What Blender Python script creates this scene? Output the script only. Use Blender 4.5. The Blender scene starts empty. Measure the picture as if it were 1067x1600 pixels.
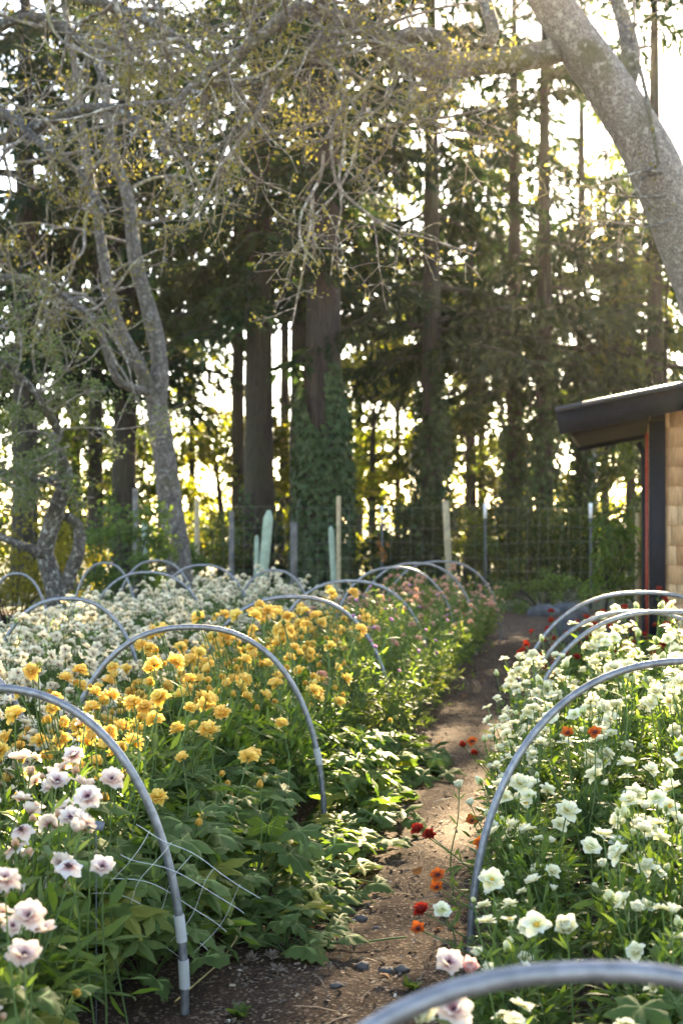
import bpy, math, random
import numpy as np
from mathutils import Vector, Matrix, noise

R = random.Random(11)
RG = np.random.default_rng(11)
F = 2222.0; CX = 533.5; CY = 797.0; CAMZ = 1.4
def P(x, y, Y):                       # a point of the place at depth Y metres
    return Vector(((x - CX) / F * Y, Y, CAMZ - (y - CY) / F * Y))
def GX(x, Y): return (x - CX) / F * Y

scene = bpy.context.scene
COL = scene.collection

# ------------------------------------------------------------------ mesh helpers
class NB:
    def __init__(self):
        self.v = []; self.l = []; self.s = []; self.m = []; self.t = []; self.n = 0
    def add(self, V, Fc, mi=0, t=None):
        V = np.asarray(V, float).reshape(-1, 3); Fc = np.asarray(Fc, int)
        self.v.append(V); self.l.append((Fc + self.n).ravel())
        self.s.append(np.full(len(Fc), Fc.shape[1])); self.m.append(np.full(len(Fc), mi))
        self.t.append(np.zeros(len(V)) if t is None else np.asarray(t, float))
        self.n += len(V)
    def mesh(self, name, mats, smooth=True):
        me = bpy.data.meshes.new(name)
        V = np.concatenate(self.v); L = np.concatenate(self.l); S = np.concatenate(self.s)
        me.vertices.add(len(V)); me.vertices.foreach_set('co', V.astype(np.float32).ravel())
        me.loops.add(len(L)); me.loops.foreach_set('vertex_index', L.astype(np.int32))
        me.polygons.add(len(S))
        me.polygons.foreach_set('loop_start', np.concatenate([[0], np.cumsum(S)[:-1]]).astype(np.int32))
        me.polygons.foreach_set('material_index', np.concatenate(self.m).astype(np.int32))
        if smooth: me.polygons.foreach_set('use_smooth', np.ones(len(S), bool))
        a = me.attributes.new('t', 'FLOAT', 'POINT'); a.data.foreach_set('value', np.concatenate(self.t).astype(np.float32))
        for m in (mats if isinstance(mats, (list, tuple)) else [mats]): me.materials.append(m)
        me.update(calc_edges=True)
        return me
    def build(self, name, mats, parent=None, smooth=True):
        o = bpy.data.objects.new(name, self.mesh(name, mats, smooth)); COL.objects.link(o)
        if parent is not None: o.parent = parent
        return o

def linkmesh(name, me, parent=None, loc=(0, 0, 0)):
    o = bpy.data.objects.new(name, me); COL.objects.link(o); o.location = loc
    if parent is not None: o.parent = parent
    return o
def tag(o, label=None, cat=None, group=None, kind=None):
    if label: o['label'] = label
    if cat: o['category'] = cat
    if group: o['group'] = group
    if kind: o['kind'] = kind
    return o
def thing(name, label, cat, loc=(0, 0, 0), rz=0, group=None):
    o = bpy.data.objects.new(name, None); COL.objects.link(o)
    o.location = loc; o.rotation_euler = (0, 0, rz); o.empty_display_size = .1
    return tag(o, label, cat, group)

def tube_arr(Pts, Rad, sides=6, caps=True):
    Pts = np.asarray(Pts, float); n = len(Pts)
    Rad = np.full(n, Rad, float) if np.isscalar(Rad) else np.asarray(Rad, float)
    T = np.gradient(Pts, axis=0); T /= np.linalg.norm(T, axis=1)[:, None] + 1e-9
    a = np.array([0, 0, 1.]) if abs(T[0][2]) < .9 else np.array([1., 0, 0])
    U = np.zeros_like(Pts)
    u = a - T[0] * a.dot(T[0]); u /= np.linalg.norm(u)
    for i in range(n):
        u = u - T[i] * u.dot(T[i]); u /= np.linalg.norm(u) + 1e-9; U[i] = u
    W = np.cross(T, U)
    th = np.arange(sides) / sides * 2 * math.pi
    V = Pts[:, None] + Rad[:, None, None] * (np.cos(th)[None, :, None] * U[:, None] + np.sin(th)[None, :, None] * W[:, None])
    i = np.arange(n - 1)[:, None] * sides; j = np.arange(sides)[None]; k = (j + 1) % sides
    Q = np.stack([i + j, i + k, i + sides + k, i + sides + j], -1).reshape(-1, 4)
    V = V.reshape(-1, 3)
    return V, Q
def tube(nb, Pts, Rad, sides=6, mi=0, caps=False):
    V, Q = tube_arr(Pts, Rad, sides); nb.add(V, Q, mi, np.repeat(np.linspace(0, 1, len(Pts)), sides))
    if caps:
        base = nb.n - len(V)
        for row in (0, len(Pts) - 1):
            c = V[row * sides:(row + 1) * sides]
            nb.add(np.vstack([c, c.mean(0)]), np.array([[q, (q + 1) % sides, sides] for q in range(sides)]), mi)
def spline(pts, n):
    pts = np.asarray(pts, float); m = len(pts)
    ext = np.vstack([2 * pts[0] - pts[1], pts, 2 * pts[-1] - pts[-2]])
    out = []
    for s in np.linspace(0, m - 1 - 1e-6, n):
        i = int(s); f = s - i; p0, p1, p2, p3 = ext[i:i + 4]
        out.append(.5 * (2 * p1 + (p2 - p0) * f + (2 * p0 - 5 * p1 + 4 * p2 - p3) * f * f + (3 * p1 - p0 - 3 * p2 + p3) * f ** 3))
    return np.array(out)
BQ = np.array([[0, 3, 2, 1], [4, 5, 6, 7], [0, 1, 5, 4], [1, 2, 6, 5], [2, 3, 7, 6], [3, 0, 4, 7]])
def box(nb, lo, hi, mi=0, M=None):
    x0, y0, z0 = lo; x1, y1, z1 = hi
    V = np.array([[x0, y0, z0], [x1, y0, z0], [x1, y1, z0], [x0, y1, z0], [x0, y0, z1], [x1, y0, z1], [x1, y1, z1], [x0, y1, z1]], float)
    if M is not None: V = V @ np.array(M.to_3x3()).T + np.array(M.to_translation())
    nb.add(V, BQ, mi)
def rand_rot(K):
    q = RG.normal(size=(K, 4)); q /= np.linalg.norm(q, axis=1)[:, None]
    w, x, y, z = q.T
    return np.stack([np.stack([1 - 2 * (y * y + z * z), 2 * (x * y - z * w), 2 * (x * z + y * w)], -1),
                     np.stack([2 * (x * y + z * w), 1 - 2 * (x * x + z * z), 2 * (y * z - x * w)], -1),
                     np.stack([2 * (x * z - y * w), 2 * (y * z + x * w), 1 - 2 * (x * x + y * y)], -1)], 1)
def frames(D, N=None, jit=.5):
    """columns x = D direction, z ~ N"""
    D = D / (np.linalg.norm(D, axis=1)[:, None] + 1e-9)
    if N is None: N = np.array([0, 0, 1.])[None] + RG.normal(size=D.shape) * jit
    Yv = np.cross(N, D); Yv /= np.linalg.norm(Yv, axis=1)[:, None] + 1e-9
    Z = np.cross(D, Yv)
    return np.stack([D, Yv, Z], -1)
def place(nb, tv, tf, M, pos, sc, mi=0, tt=None):
    K = len(pos); sc = np.broadcast_to(np.asarray(sc, float), (K,))
    V = np.einsum('kij,nj->kni', M, tv) * sc[:, None, None] + pos[:, None]
    Fc = (tf[None] + (np.arange(K) * len(tv))[:, None, None]).reshape(-1, tf.shape[1])
    nb.add(V.reshape(-1, 3), Fc, mi, None if tt is None else np.tile(tt, K))
LEAF_V = np.array([[0, 0, 0], [.45, .3, .07], [1, 0, -.06], [.45, -.3, .07]]); LEAF_F = np.array([[0, 3, 2, 1]])
LEAF_T = np.array([0, .5, 1, .5])
NEED_V = np.array([[0, 0, 0], [.3, .16, -.02], [1, .03, -.08], [.35, -.15, -.02]]); NEED_F = LEAF_F
IVY_V = np.array([[0, 0, 0], [.25, .55, .02], [.6, .28, .06], [1.05, 0, -.06], [.6, -.28, .06], [.25, -.55, .02], [.45, 0, .1]])
IVY_F = np.array([[0, 6, 1], [1, 6, 2], [2, 6, 3], [3, 6, 4], [4, 6, 5], [5, 6, 0]])[:, ::-1]
IVY_T = np.array([0, .6, .7, 1, .7, .6, .4])

# ------------------------------------------------------------------ materials
def nodes(name):
    m = bpy.data.materials.new(name); m.use_nodes = True
    nt = m.node_tree; nt.nodes.clear()
    return m, nt, nt.nodes.new('ShaderNodeOutputMaterial')
def N(nt, typ, **kw):
    n = nt.nodes.new(typ)
    for k, v in kw.items():
        if k in n.inputs.keys(): n.inputs[k].default_value = v
        else: setattr(n, k, v)
    return n
def rgb(c): return (c[0], c[1], c[2], 1)
def ramp(nt, fac, stops):
    r = nt.nodes.new('ShaderNodeValToRGB'); e = r.color_ramp.elements
    while len(e) < len(stops): e.new(.5)
    for i, (p, c) in enumerate(stops): e[i].position = p; e[i].color = rgb(c)
    nt.links.new(fac, r.inputs[0]); return r.outputs[0]
def mixc(nt, fac, a, b, mode='MIX'):
    m = nt.nodes.new('ShaderNodeMix'); m.data_type = 'RGBA'; m.blend_type = mode
    for sock, v in ((m.inputs[0], fac), (m.inputs[6], a), (m.inputs[7], b)):
        if hasattr(v, 'is_output'): nt.links.new(v, sock)
        elif isinstance(v, (int, float)): sock.default_value = v
        else: sock.default_value = rgb(v)
    return m.outputs[2]
def thin_shader(nt, out, col, tcol, trans, rough=.55, spec=.12):
    b = N(nt, 'ShaderNodeBsdfPrincipled'); b.inputs['Roughness'].default_value = rough
    b.inputs['Specular IOR Level'].default_value = spec
    t = N(nt, 'ShaderNodeBsdfTranslucent'); x = N(nt, 'ShaderNodeMixShader'); x.inputs[0].default_value = trans
    nt.links.new(col, b.inputs['Base Color']); nt.links.new(tcol, t.inputs['Color'])
    nt.links.new(b.outputs[0], x.inputs[1]); nt.links.new(t.outputs[0], x.inputs[2]); nt.links.new(x.outputs[0], out.inputs[0])
    return b
def leaf_mat(name, c1, c2, trans=.4, tmul=(1.7, 1.9, .8), rough=.45, c3=None):
    m, nt, out = nodes(name)
    g = N(nt, 'ShaderNodeNewGeometry')
    stops = [(0, c1), (.75, c2)] + ([(1, c3)] if c3 else [])
    col = ramp(nt, g.outputs['Random Per Island'], stops)
    oi = N(nt, 'ShaderNodeObjectInfo')
    hv = N(nt, 'ShaderNodeHueSaturation')
    mr = N(nt, 'ShaderNodeMapRange'); mr.inputs[3].default_value = .75; mr.inputs[4].default_value = 1.25
    nt.links.new(oi.outputs['Random'], mr.inputs[0]); nt.links.new(mr.outputs[0], hv.inputs['Value']); nt.links.new(col, hv.inputs['Color'])
    col = hv.outputs[0]
    tcol = mixc(nt, 1.0, col, tmul, 'MULTIPLY')
    thin_shader(nt, out, col, tcol, trans, rough)
    return m
def petal_mat(name, c_in, c_mid, c_tip, trans=.45, var=None, tw=(1, .97, .85)):
    m, nt, out = nodes(name)
    a = N(nt, 'ShaderNodeAttribute', attribute_name='t')
    col = ramp(nt, a.outputs['Fac'], [(0, c_in), (.4, c_mid), (1, c_tip)])
    oi = N(nt, 'ShaderNodeObjectInfo')
    if var:
        f = N(nt, 'ShaderNodeMath', operation='MULTIPLY'); f.inputs[1].default_value = .75
        nt.links.new(oi.outputs['Random'], f.inputs[0])
        col = mixc(nt, f.outputs[0], col, mixc(nt, .5, col, var))
    tcol = mixc(nt, 1.0, col, tw, 'MULTIPLY')
    thin_shader(nt, out, col, tcol, trans, .6, .2)
    return m
def bark_mat(name, c1, c2, scale=8, bump=.6, moss=None, moss_amt=.5, lichen=None, stretch=(1, 1, .25)):
    m, nt, out = nodes(name)
    tc = N(nt, 'ShaderNodeTexCoord'); mp = N(nt, 'ShaderNodeMapping'); mp.inputs['Scale'].default_value = stretch
    nt.links.new(tc.outputs['Object'], mp.inputs[0])
    n1 = N(nt, 'ShaderNodeTexNoise', Scale=scale, Detail=8, Roughness=.65); nt.links.new(mp.outputs[0], n1.inputs[0])
    v = N(nt, 'ShaderNodeTexVoronoi', Scale=scale * 2.2); v.feature = 'DISTANCE_TO_EDGE'; nt.links.new(mp.outputs[0], v.inputs[0])
    col = ramp(nt, n1.outputs[0], [(.3, c1), (.68, c2)])
    vd = ramp(nt, v.outputs['Distance'], [(0, (.35, .35, .35)), (.14, (1, 1, 1))])
    col = mixc(nt, .75, col, vd, 'MULTIPLY')
    if moss:
        n2 = N(nt, 'ShaderNodeTexNoise', Scale=2.3, Detail=5); nt.links.new(tc.outputs['Object'], n2.inputs[0])
        f = ramp(nt, n2.outputs[0], [(max(0, .62 - moss_amt * .3), (0, 0, 0)), (.75 - moss_amt * .2, (1, 1, 1))])
        col = mixc(nt, f, col, moss)
    if lichen:
        n3 = N(nt, 'ShaderNodeTexNoise', Scale=22, Detail=4); nt.links.new(tc.outputs['Object'], n3.inputs[0])
        f = ramp(nt, n3.outputs[0], [(.54, (0, 0, 0)), (.66, (1, 1, 1))])
        col = mixc(nt, f, col, lichen)
    b = N(nt, 'ShaderNodeBsdfPrincipled', Roughness=.85)
    nt.links.new(col, b.inputs['Base Color'])
    bp = N(nt, 'ShaderNodeBump', Strength=bump, Distance=.03)
    ad = N(nt, 'ShaderNodeMath', operation='ADD'); nt.links.new(n1.outputs[0], ad.inputs[0]); nt.links.new(vd, ad.inputs[1])
    nt.links.new(ad.outputs[0], bp.inputs['Height']); nt.links.new(bp.outputs[0], b.inputs['Normal'])
    nt.links.new(b.outputs[0], out.inputs[0])
    return m
def plain(name, c, rough=.6, metal=0, noise_amt=.25, scale=20, bump=0, spec=.5):
    m, nt, out = nodes(name)
    tc = N(nt, 'ShaderNodeTexCoord'); n1 = N(nt, 'ShaderNodeTexNoise', Scale=scale, Detail=6); nt.links.new(tc.outputs['Object'], n1.inputs[0])
    lo = [q * (1 - noise_amt) for q in c]; hi = [min(1, q * (1 + noise_amt)) for q in c]
    col = ramp(nt, n1.outputs[0], [(.3, lo), (.7, hi)])
    b = N(nt, 'ShaderNodeBsdfPrincipled', Roughness=rough, Metallic=metal); b.inputs['Specular IOR Level'].default_value = spec
    nt.links.new(col, b.inputs['Base Color'])
    if bump:
        bp = N(nt, 'ShaderNodeBump', Strength=bump, Distance=.01); nt.links.new(n1.outputs[0], bp.inputs['Height']); nt.links.new(bp.outputs[0], b.inputs['Normal'])
    nt.links.new(b.outputs[0], out.inputs[0])
    return m

M = {}
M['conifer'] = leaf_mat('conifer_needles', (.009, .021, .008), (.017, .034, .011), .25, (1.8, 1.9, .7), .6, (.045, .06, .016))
M['conifer_lit'] = leaf_mat('sunlit_needles', (.045, .068, .018), (.075, .095, .022), .45, (2.0, 1.9, .6), .5, (.12, .12, .03))  # conifer needles with sunlight put into the colour, for the far trees
M['ivy'] = leaf_mat('ivy_leaf', (.017, .034, .013), (.040, .066, .025), .25, (1.7, 1.8, .6), .35)
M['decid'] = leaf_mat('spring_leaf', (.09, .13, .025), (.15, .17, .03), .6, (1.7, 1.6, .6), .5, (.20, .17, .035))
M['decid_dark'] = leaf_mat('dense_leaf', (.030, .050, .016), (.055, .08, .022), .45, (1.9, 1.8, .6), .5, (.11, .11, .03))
M['bud'] = leaf_mat('bud_leaf', (.13, .115, .035), (.20, .175, .055), .5, (1.5, 1.45, .7), .5, (.29, .24, .09))
M['apple_leaf'] = leaf_mat('grey_green_leaf', (.065, .085, .038), (.11, .13, .06), .45, (1.5, 1.6, .8), .5)
M['peach_leaf'] = leaf_mat('long_leaf', (.04, .09, .025), (.09, .15, .035), .5, (1.7, 1.7, .6), .4)
M['yellow_bush'] = leaf_mat('golden_leaf', (.10, .10, .018), (.17, .15, .025), .5, (1.5, 1.4, .5), .5)
M['shrub'] = leaf_mat('shrub_leaf', (.045, .085, .03), (.085, .13, .04), .5, (1.7, 1.7, .7), .45)
M['weed'] = leaf_mat('weed_leaf', (.05, .085, .03), (.10, .14, .04), .5, (1.7, 1.7, .7), .45)
M['brown_leaf'] = leaf_mat('dead_leaf', (.25, .10, .03), (.32, .14, .04), .3, (1.3, 1.1, .8), .7)

def broad_leaf_mat(name, c1, c2, trans, dry):
    m, nt, out = nodes(name)
    g = N(nt, 'ShaderNodeNewGeometry'); a = N(nt, 'ShaderNodeAttribute', attribute_name='t')
    col = ramp(nt, g.outputs['Random Per Island'], [(0, c1), (.9, c2), (1, dry)])
    tc = N(nt, 'ShaderNodeTexCoord'); n1 = N(nt, 'ShaderNodeTexNoise', Scale=55, Detail=3); nt.links.new(tc.outputs['Object'], n1.inputs[0])
    col = mixc(nt, .35, col, ramp(nt, n1.outputs[0], [(.3, (.5, .5, .5)), (.7, (1, 1, 1))]), 'MULTIPLY')
    vein = ramp(nt, a.outputs['Fac'], [(0, (1, 1, 1)), (.12, (0, 0, 0))])
    col = mixc(nt, vein, col, [min(1, q * 2.0 + .03) for q in c2])
    tcol = mixc(nt, 1.0, col, (1.6, 1.75, .65), 'MULTIPLY')
    thin_shader(nt, out, col, tcol, trans, .6, .10)
    return m
M['broad'] = broad_leaf_mat('broad_lobed_leaf', (.085, .13, .036), (.155, .21, .062), .42, (.30, .27, .05))
M['broad_light'] = broad_leaf_mat('light_lobed_leaf', (.075, .125, .035), (.13, .19, .05), .42, (.33, .30, .05))
M['feather'] = leaf_mat('divided_leaf', (.075, .12, .028), (.13, .185, .045), .45, (1.6, 1.75, .65), .45, (.15, .19, .06))
M['fine'] = leaf_mat('fine_leaf', (.07, .12, .030), (.12, .18, .042), .42, (1.6, 1.75, .65), .45)
M['wisp'] = leaf_mat('wispy_leaf', (.10, .15, .035), (.17, .22, .055), .55, (1.5, 1.5, .6), .5, (.26, .25, .09))
M['stem'] = leaf_mat('green_stem', (.09, .15, .05), (.14, .20, .07), .25, (1.4, 1.5, .7), .5)
M['petal_yellow'] = petal_mat('yellow_petal', (.84, .42, .03), (.95, .70, .14), (.97, .82, .30), .36, (.93, .50, .13), (1, .93, .7))
M['petal_white'] = petal_mat('white_petal', (.68, .68, .26), (.85, .83, .60), (.88, .86, .71), .38)
M['petal_cream'] = petal_mat('cream_petal', (.40, .24, .12), (.84, .76, .58), (.88, .82, .66), .40, (.88, .76, .58))
M['petal_blush'] = petal_mat('blush_petal', (.38, .07, .10), (.88, .77, .70), (.90, .83, .76), .38, (.88, .64, .50))
M['petal_peach'] = petal_mat('peach_petal', (.60, .20, .12), (.78, .40, .26), (.82, .55, .42), .42, (.78, .36, .36))
M['petal_pink'] = petal_mat('pink_petal', (.62, .16, .16), (.80, .42, .42), (.85, .60, .56), .42)
M['petal_red'] = petal_mat('red_petal', (.20, .012, .006), (.36, .022, .012), (.42, .035, .018), .4)
M['petal_orange'] = petal_mat('orange_petal', (.20, .03, .01), (.55, .11, .015), (.66, .20, .02), .42, (.45, .05, .02))
M['petal_purple'] = petal_mat('purple_petal', (.30, .10, .25), (.50, .20, .42), (.6, .35, .55), .4)
M['eye_dark'] = plain('dark_eye', (.05, .012, .02), .8)
M['eye_yellow'] = plain('yellow_eye', (.60, .33, .03), .8)
M['eye_green'] = plain('green_eye', (.28, .30, .06), .8)
M['bud_white'] = petal_mat('closed_white_bud', (.30, .38, .08), (.72, .74, .38), (.80, .80, .58), .35)
M['bud_yellow'] = petal_mat('closed_yellow_bud', (.30, .34, .06), (.70, .40, .06), (.75, .48, .12), .35)
M['bud_peach'] = petal_mat('closed_peach_bud', (.28, .34, .10), (.74, .46, .28), (.80, .60, .45), .35)
M['bud_green'] = petal_mat('closed_green_bud', (.12, .20, .05), (.26, .34, .10), (.40, .42, .16), .3)

M['bark_con'] = bark_mat('conifer_bark', (.012, .008, .0055), (.032, .022, .014), 6, .9, (.022, .020, .007), .6, None, (1, 1, .16))
M['bark_red'] = bark_mat('reddish_bark', (.018, .011, .008), (.048, .030, .021), 7, .9, None, 0, None, (1.3, 1.3, .12))
M['bark_grey'] = bark_mat('grey_lichen_bark', (.26, .215, .175), (.39, .335, .28), 24, .8, (.15, .13, .06), .3, (.46, .41, .35), (1, 1, .6))
M['bark_twin'] = bark_mat('smooth_grey_bark', (.07, .056, .045), (.14, .118, .098), 5, .5, (.07, .065, .03), .3, (.21, .19, .165), (1, 1, .5))
M['bark_limb'] = bark_mat('mossy_limb_bark', (.12, .095, .072), (.22, .18, .142), 14, .7, (.12, .11, .04), .45, (.30, .27, .22), (1, 1, 1))
M['bark_twig'] = bark_mat('twig_bark', (.11, .085, .068), (.22, .185, .15), 9, .3, (.20, .17, .06), .35, (.40, .37, .31), (1, 1, 1))
M['bark_apple'] = bark_mat('apple_bark', (.05, .042, .035), (.14, .12, .10), 12, .8, (.07, .06, .022), .4, (.30, .29, .26), (1, 1, .6))
M['galv'] = plain('galvanised_pipe', (.23, .23, .24), .5, .7, .3, 40, .25)
M['clip'] = plain('white_plastic_clip', (.42, .41, .38), .6, 0, .1)
M['wire'] = plain('fence_wire', (.24, .23, .21), .5, .5, .3)
M['tpost'] = plain('dark_steel_post', (.05, .055, .05), .7, 0, .4)
M['white_paint'] = plain('white_post_tip', (.80, .80, .78), .5, 0, .08)
M['mint'] = plain('mint_stake_paint', (.27, .34, .25), .7, 0, .25, 12, .3)
M['wood_tan'] = plain('tan_stake', (.34, .27, .16), .75, 0, .3, 14, .3)
M['wood_grey'] = plain('weathered_post', (.13, .12, .11), .85, 0, .45, 10, .5)
M['shed_black'] = plain('dark_trim_paint', (.0055, .0078, .0135), .6, 0, .2, 30, .15, .18)
M['roof_metal'] = plain('dark_roof_metal', (.045, .052, .066), .32, .3, .15, 8)
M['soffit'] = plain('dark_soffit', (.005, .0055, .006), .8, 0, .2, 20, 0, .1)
M['shed_red'] = plain('red_trim', (.30, .03, .016), .55, 0, .15)
M['net'] = plain('white_net_twine', (.78, .78, .76), .6, 0, .05)
M['rock'] = plain('grey_rock', (.085, .083, .083), .85, 0, .45, 9, .6)
M['pebble'] = plain('pebble', (.085, .072, .062), .8, 0, .4, 30, .3)
M['straw'] = plain('dry_straw', (.45, .33, .12), .7, 0, .25, 30)
M['label_grey'] = plain('grey_tag', (.11, .12, .14), .5, 0, .15)
M['dry_bloom'] = plain('dry_flower', (.22, .16, .12), .9, 0, .4)

def shingle_mat():
    m, nt, out = nodes('cedar_shingle')
    g = N(nt, 'ShaderNodeNewGeometry'); tc = N(nt, 'ShaderNodeTexCoord'); mp = N(nt, 'ShaderNodeMapping'); mp.inputs['Scale'].default_value = (1, 1, .08)
    nt.links.new(tc.outputs['Object'], mp.inputs[0])
    n1 = N(nt, 'ShaderNodeTexNoise', Scale=70, Detail=6, Roughness=.6); nt.links.new(mp.outputs[0], n1.inputs[0])
    c = ramp(nt, g.outputs['Random Per Island'], [(0, (.50, .275, .135)), (.5, (.61, .38, .205)), (1, (.69, .46, .27))])
    c = mixc(nt, .8, c, ramp(nt, n1.outputs[0], [(.35, (.62, .58, .52)), (.62, (1.05, 1.05, 1.05))]), 'MULTIPLY')
    b = N(nt, 'ShaderNodeBsdfPrincipled', Roughness=.8); nt.links.new(c, b.inputs['Base Color'])
    bp = N(nt, 'ShaderNodeBump', Strength=.35, Distance=.006); nt.links.new(n1.outputs[0], bp.inputs['Height']); nt.links.new(bp.outputs[0], b.inputs['Normal'])
    nt.links.new(b.outputs[0], out.inputs[0]); return m
M['shingle'] = shingle_mat()

def soil_mat():
    m, nt, out = nodes('garden_soil')
    tc = N(nt, 'ShaderNodeTexCoord')
    def nz(s, d=8, r=.6):
        n = N(nt, 'ShaderNodeTexNoise', Scale=s, Detail=d, Roughness=r); nt.links.new(tc.outputs['Object'], n.inputs[0]); return n.outputs[0]
    big, mid, fine = nz(.55, 4), nz(7), nz(85, 6, .7)
    v = N(nt, 'ShaderNodeTexVoronoi', Scale=120, Randomness=1); nt.links.new(tc.outputs['Object'], v.inputs[0])
    col = ramp(nt, fine, [(.28, (.022, .012, .0075)), (.5, (.062, .035, .020)), (.72, (.16, .093, .053))])
    col = mixc(nt, .55, col, ramp(nt, mid, [(.3, (.55, .52, .5)), (.7, (1.35, 1.3, 1.2))]), 'MULTIPLY')
    col = mixc(nt, .5, col, ramp(nt, big, [(.35, (.7, .7, .7)), (.65, (1.3, 1.25, 1.15))]), 'MULTIPLY')
    sep = N(nt, 'ShaderNodeSeparateColor'); nt.links.new(v.outputs['Color'], sep.inputs[0])
    chips = ramp(nt, sep.outputs[0], [(.86, (0, 0, 0)), (.90, (1, 1, 1))])
    col = mixc(nt, chips, col, (.24, .165, .105))
    b = N(nt, 'ShaderNodeBsdfPrincipled', Roughness=.95); b.inputs['Specular IOR Level'].default_value = .2
    nt.links.new(col, b.inputs['Base Color'])
    ad = N(nt, 'ShaderNodeMath', operation='ADD'); nt.links.new(fine, ad.inputs[0]); nt.links.new(mid, ad.inputs[1])
    bp = N(nt, 'ShaderNodeBump', Strength=.9, Distance=.02); nt.links.new(ad.outputs[0], bp.inputs['Height']); nt.links.new(bp.outputs[0], b.inputs['Normal'])
    nt.links.new(b.outputs[0], out.inputs[0]); return m
M['soil'] = soil_mat()
def meadow_mat():
    m, nt, out = nodes('forest_floor')
    tc = N(nt, 'ShaderNodeTexCoord'); n = N(nt, 'ShaderNodeTexNoise', Scale=.9, Detail=9, Roughness=.7); nt.links.new(tc.outputs['Object'], n.inputs[0])
    col = ramp(nt, n.outputs[0], [(.3, (.035, .045, .016)), (.5, (.07, .075, .025)), (.7, (.13, .10, .05))])
    b = N(nt, 'ShaderNodeBsdfPrincipled', Roughness=.95); nt.links.new(col, b.inputs['Base Color'])
    nt.links.new(b.outputs[0], out.inputs[0]); return m
M['meadow'] = meadow_mat()

# ------------------------------------------------------------------ camera, light, sky
cam = bpy.data.cameras.new('camera'); camo = bpy.data.objects.new('camera', cam); COL.objects.link(camo)
camo.location = (0, 0, CAMZ); camo.rotation_euler = (math.radians(90 + .08), 0, 0)
cam.sensor_fit = 'VERTICAL'; cam.sensor_height = 36; cam.sensor_width = 24; cam.lens = F / 1600 * 36
cam.clip_start = .05; cam.clip_end = 3000
cam.dof.use_dof = True; cam.dof.focus_distance = 5.0; cam.dof.aperture_fstop = 4.0
scene.camera = camo
scene.render.resolution_x = 682; scene.render.resolution_y = 1024

SUN_AZ = math.atan2(.20, 1.0); SUN_EL = math.radians(22)
w = bpy.data.worlds.new('World'); scene.world = w; w.use_nodes = True
nt = w.node_tree; bg = nt.nodes['Background']
sky = nt.nodes.new('ShaderNodeTexSky'); sky.sky_type = 'NISHITA'; sky.sun_disc = False
sky.sun_elevation = SUN_EL; sky.sun_rotation = SUN_AZ; sky.air_density = .75; sky.dust_density = .4; sky.ozone_density = 1.0
nt.links.new(sky.outputs[0], bg.inputs[0]); bg.inputs[1].default_value = .075
sl = bpy.data.lights.new('sun', 'SUN'); sl.energy = 5.0; sl.angle = math.radians(.6); sl.color = (1, .86, .64)
so = bpy.data.objects.new('sun', sl); COL.objects.link(so)
sd = Vector((math.sin(SUN_AZ) * math.cos(SUN_EL), math.cos(SUN_AZ) * math.cos(SUN_EL), math.sin(SUN_EL)))
so.rotation_euler = sd.to_track_quat('Z', 'Y').to_euler(); so.location = sd * 60
scene.view_settings.view_transform = 'Standard'; scene.view_settings.look = 'None'
scene.view_settings.exposure = 3.62; scene.view_settings.gamma = 1
scene.view_settings.use_white_balance = True; scene.view_settings.white_balance_temperature = 7800
scene.cycles.use_denoising = True
scene.cycles.max_bounces = 8; scene.cycles.diffuse_bounces = 4; scene.cycles.transmission_bounces = 4; scene.cycles.glossy_bounces = 2
scene.cycles.sample_clamp_indirect = 6
scene.cycles.caustics_reflective = False; scene.cycles.caustics_refractive = False

# ------------------------------------------------------------------ ground
def gz(x, y):
    return .025 * noise.noise(Vector((x * 1.3, y * 1.3, 0))) + .014 * noise.noise(Vector((x * 5, y * 5, 3))) + .007 * noise.noise(Vector((x * 17, y * 17, 7)))
def ground():
    nb = NB()
    xs = np.concatenate([[-150, -80, -40, -15, -8, -5], np.arange(-3.2, 4.2, .04), [5, 8, 15, 40, 80, 150]])
    ys = np.concatenate([[-60, -20, -6, -2, 0], np.arange(1, 17, .045), np.arange(17, 24, .2), [26, 30, 40, 60, 100, 160, 220]])
    V = []
    for y in ys:
        for x in xs:
            inner = -3.2 <= x <= 4.2 and 1 <= y < 24
            V.append((x, y, gz(x, y) if inner else 0))
    nx = len(xs); i = np.arange(len(ys) - 1)[:, None] * nx; j = np.arange(nx - 1)[None]
    Q = np.stack([i + j, i + j + 1, i + nx + j + 1, i + nx + j], -1).reshape(-1, 4)
    V = np.array(V)
    cy = V[Q].mean(1)[:, 1]
    nb.add(V, Q)
    nb.m = [np.where(cy > 20.5, 1, 0)]
    o = nb.build('ground', [M['soil'], M['meadow']]); tag(o, kind='structure')
ground()

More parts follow.
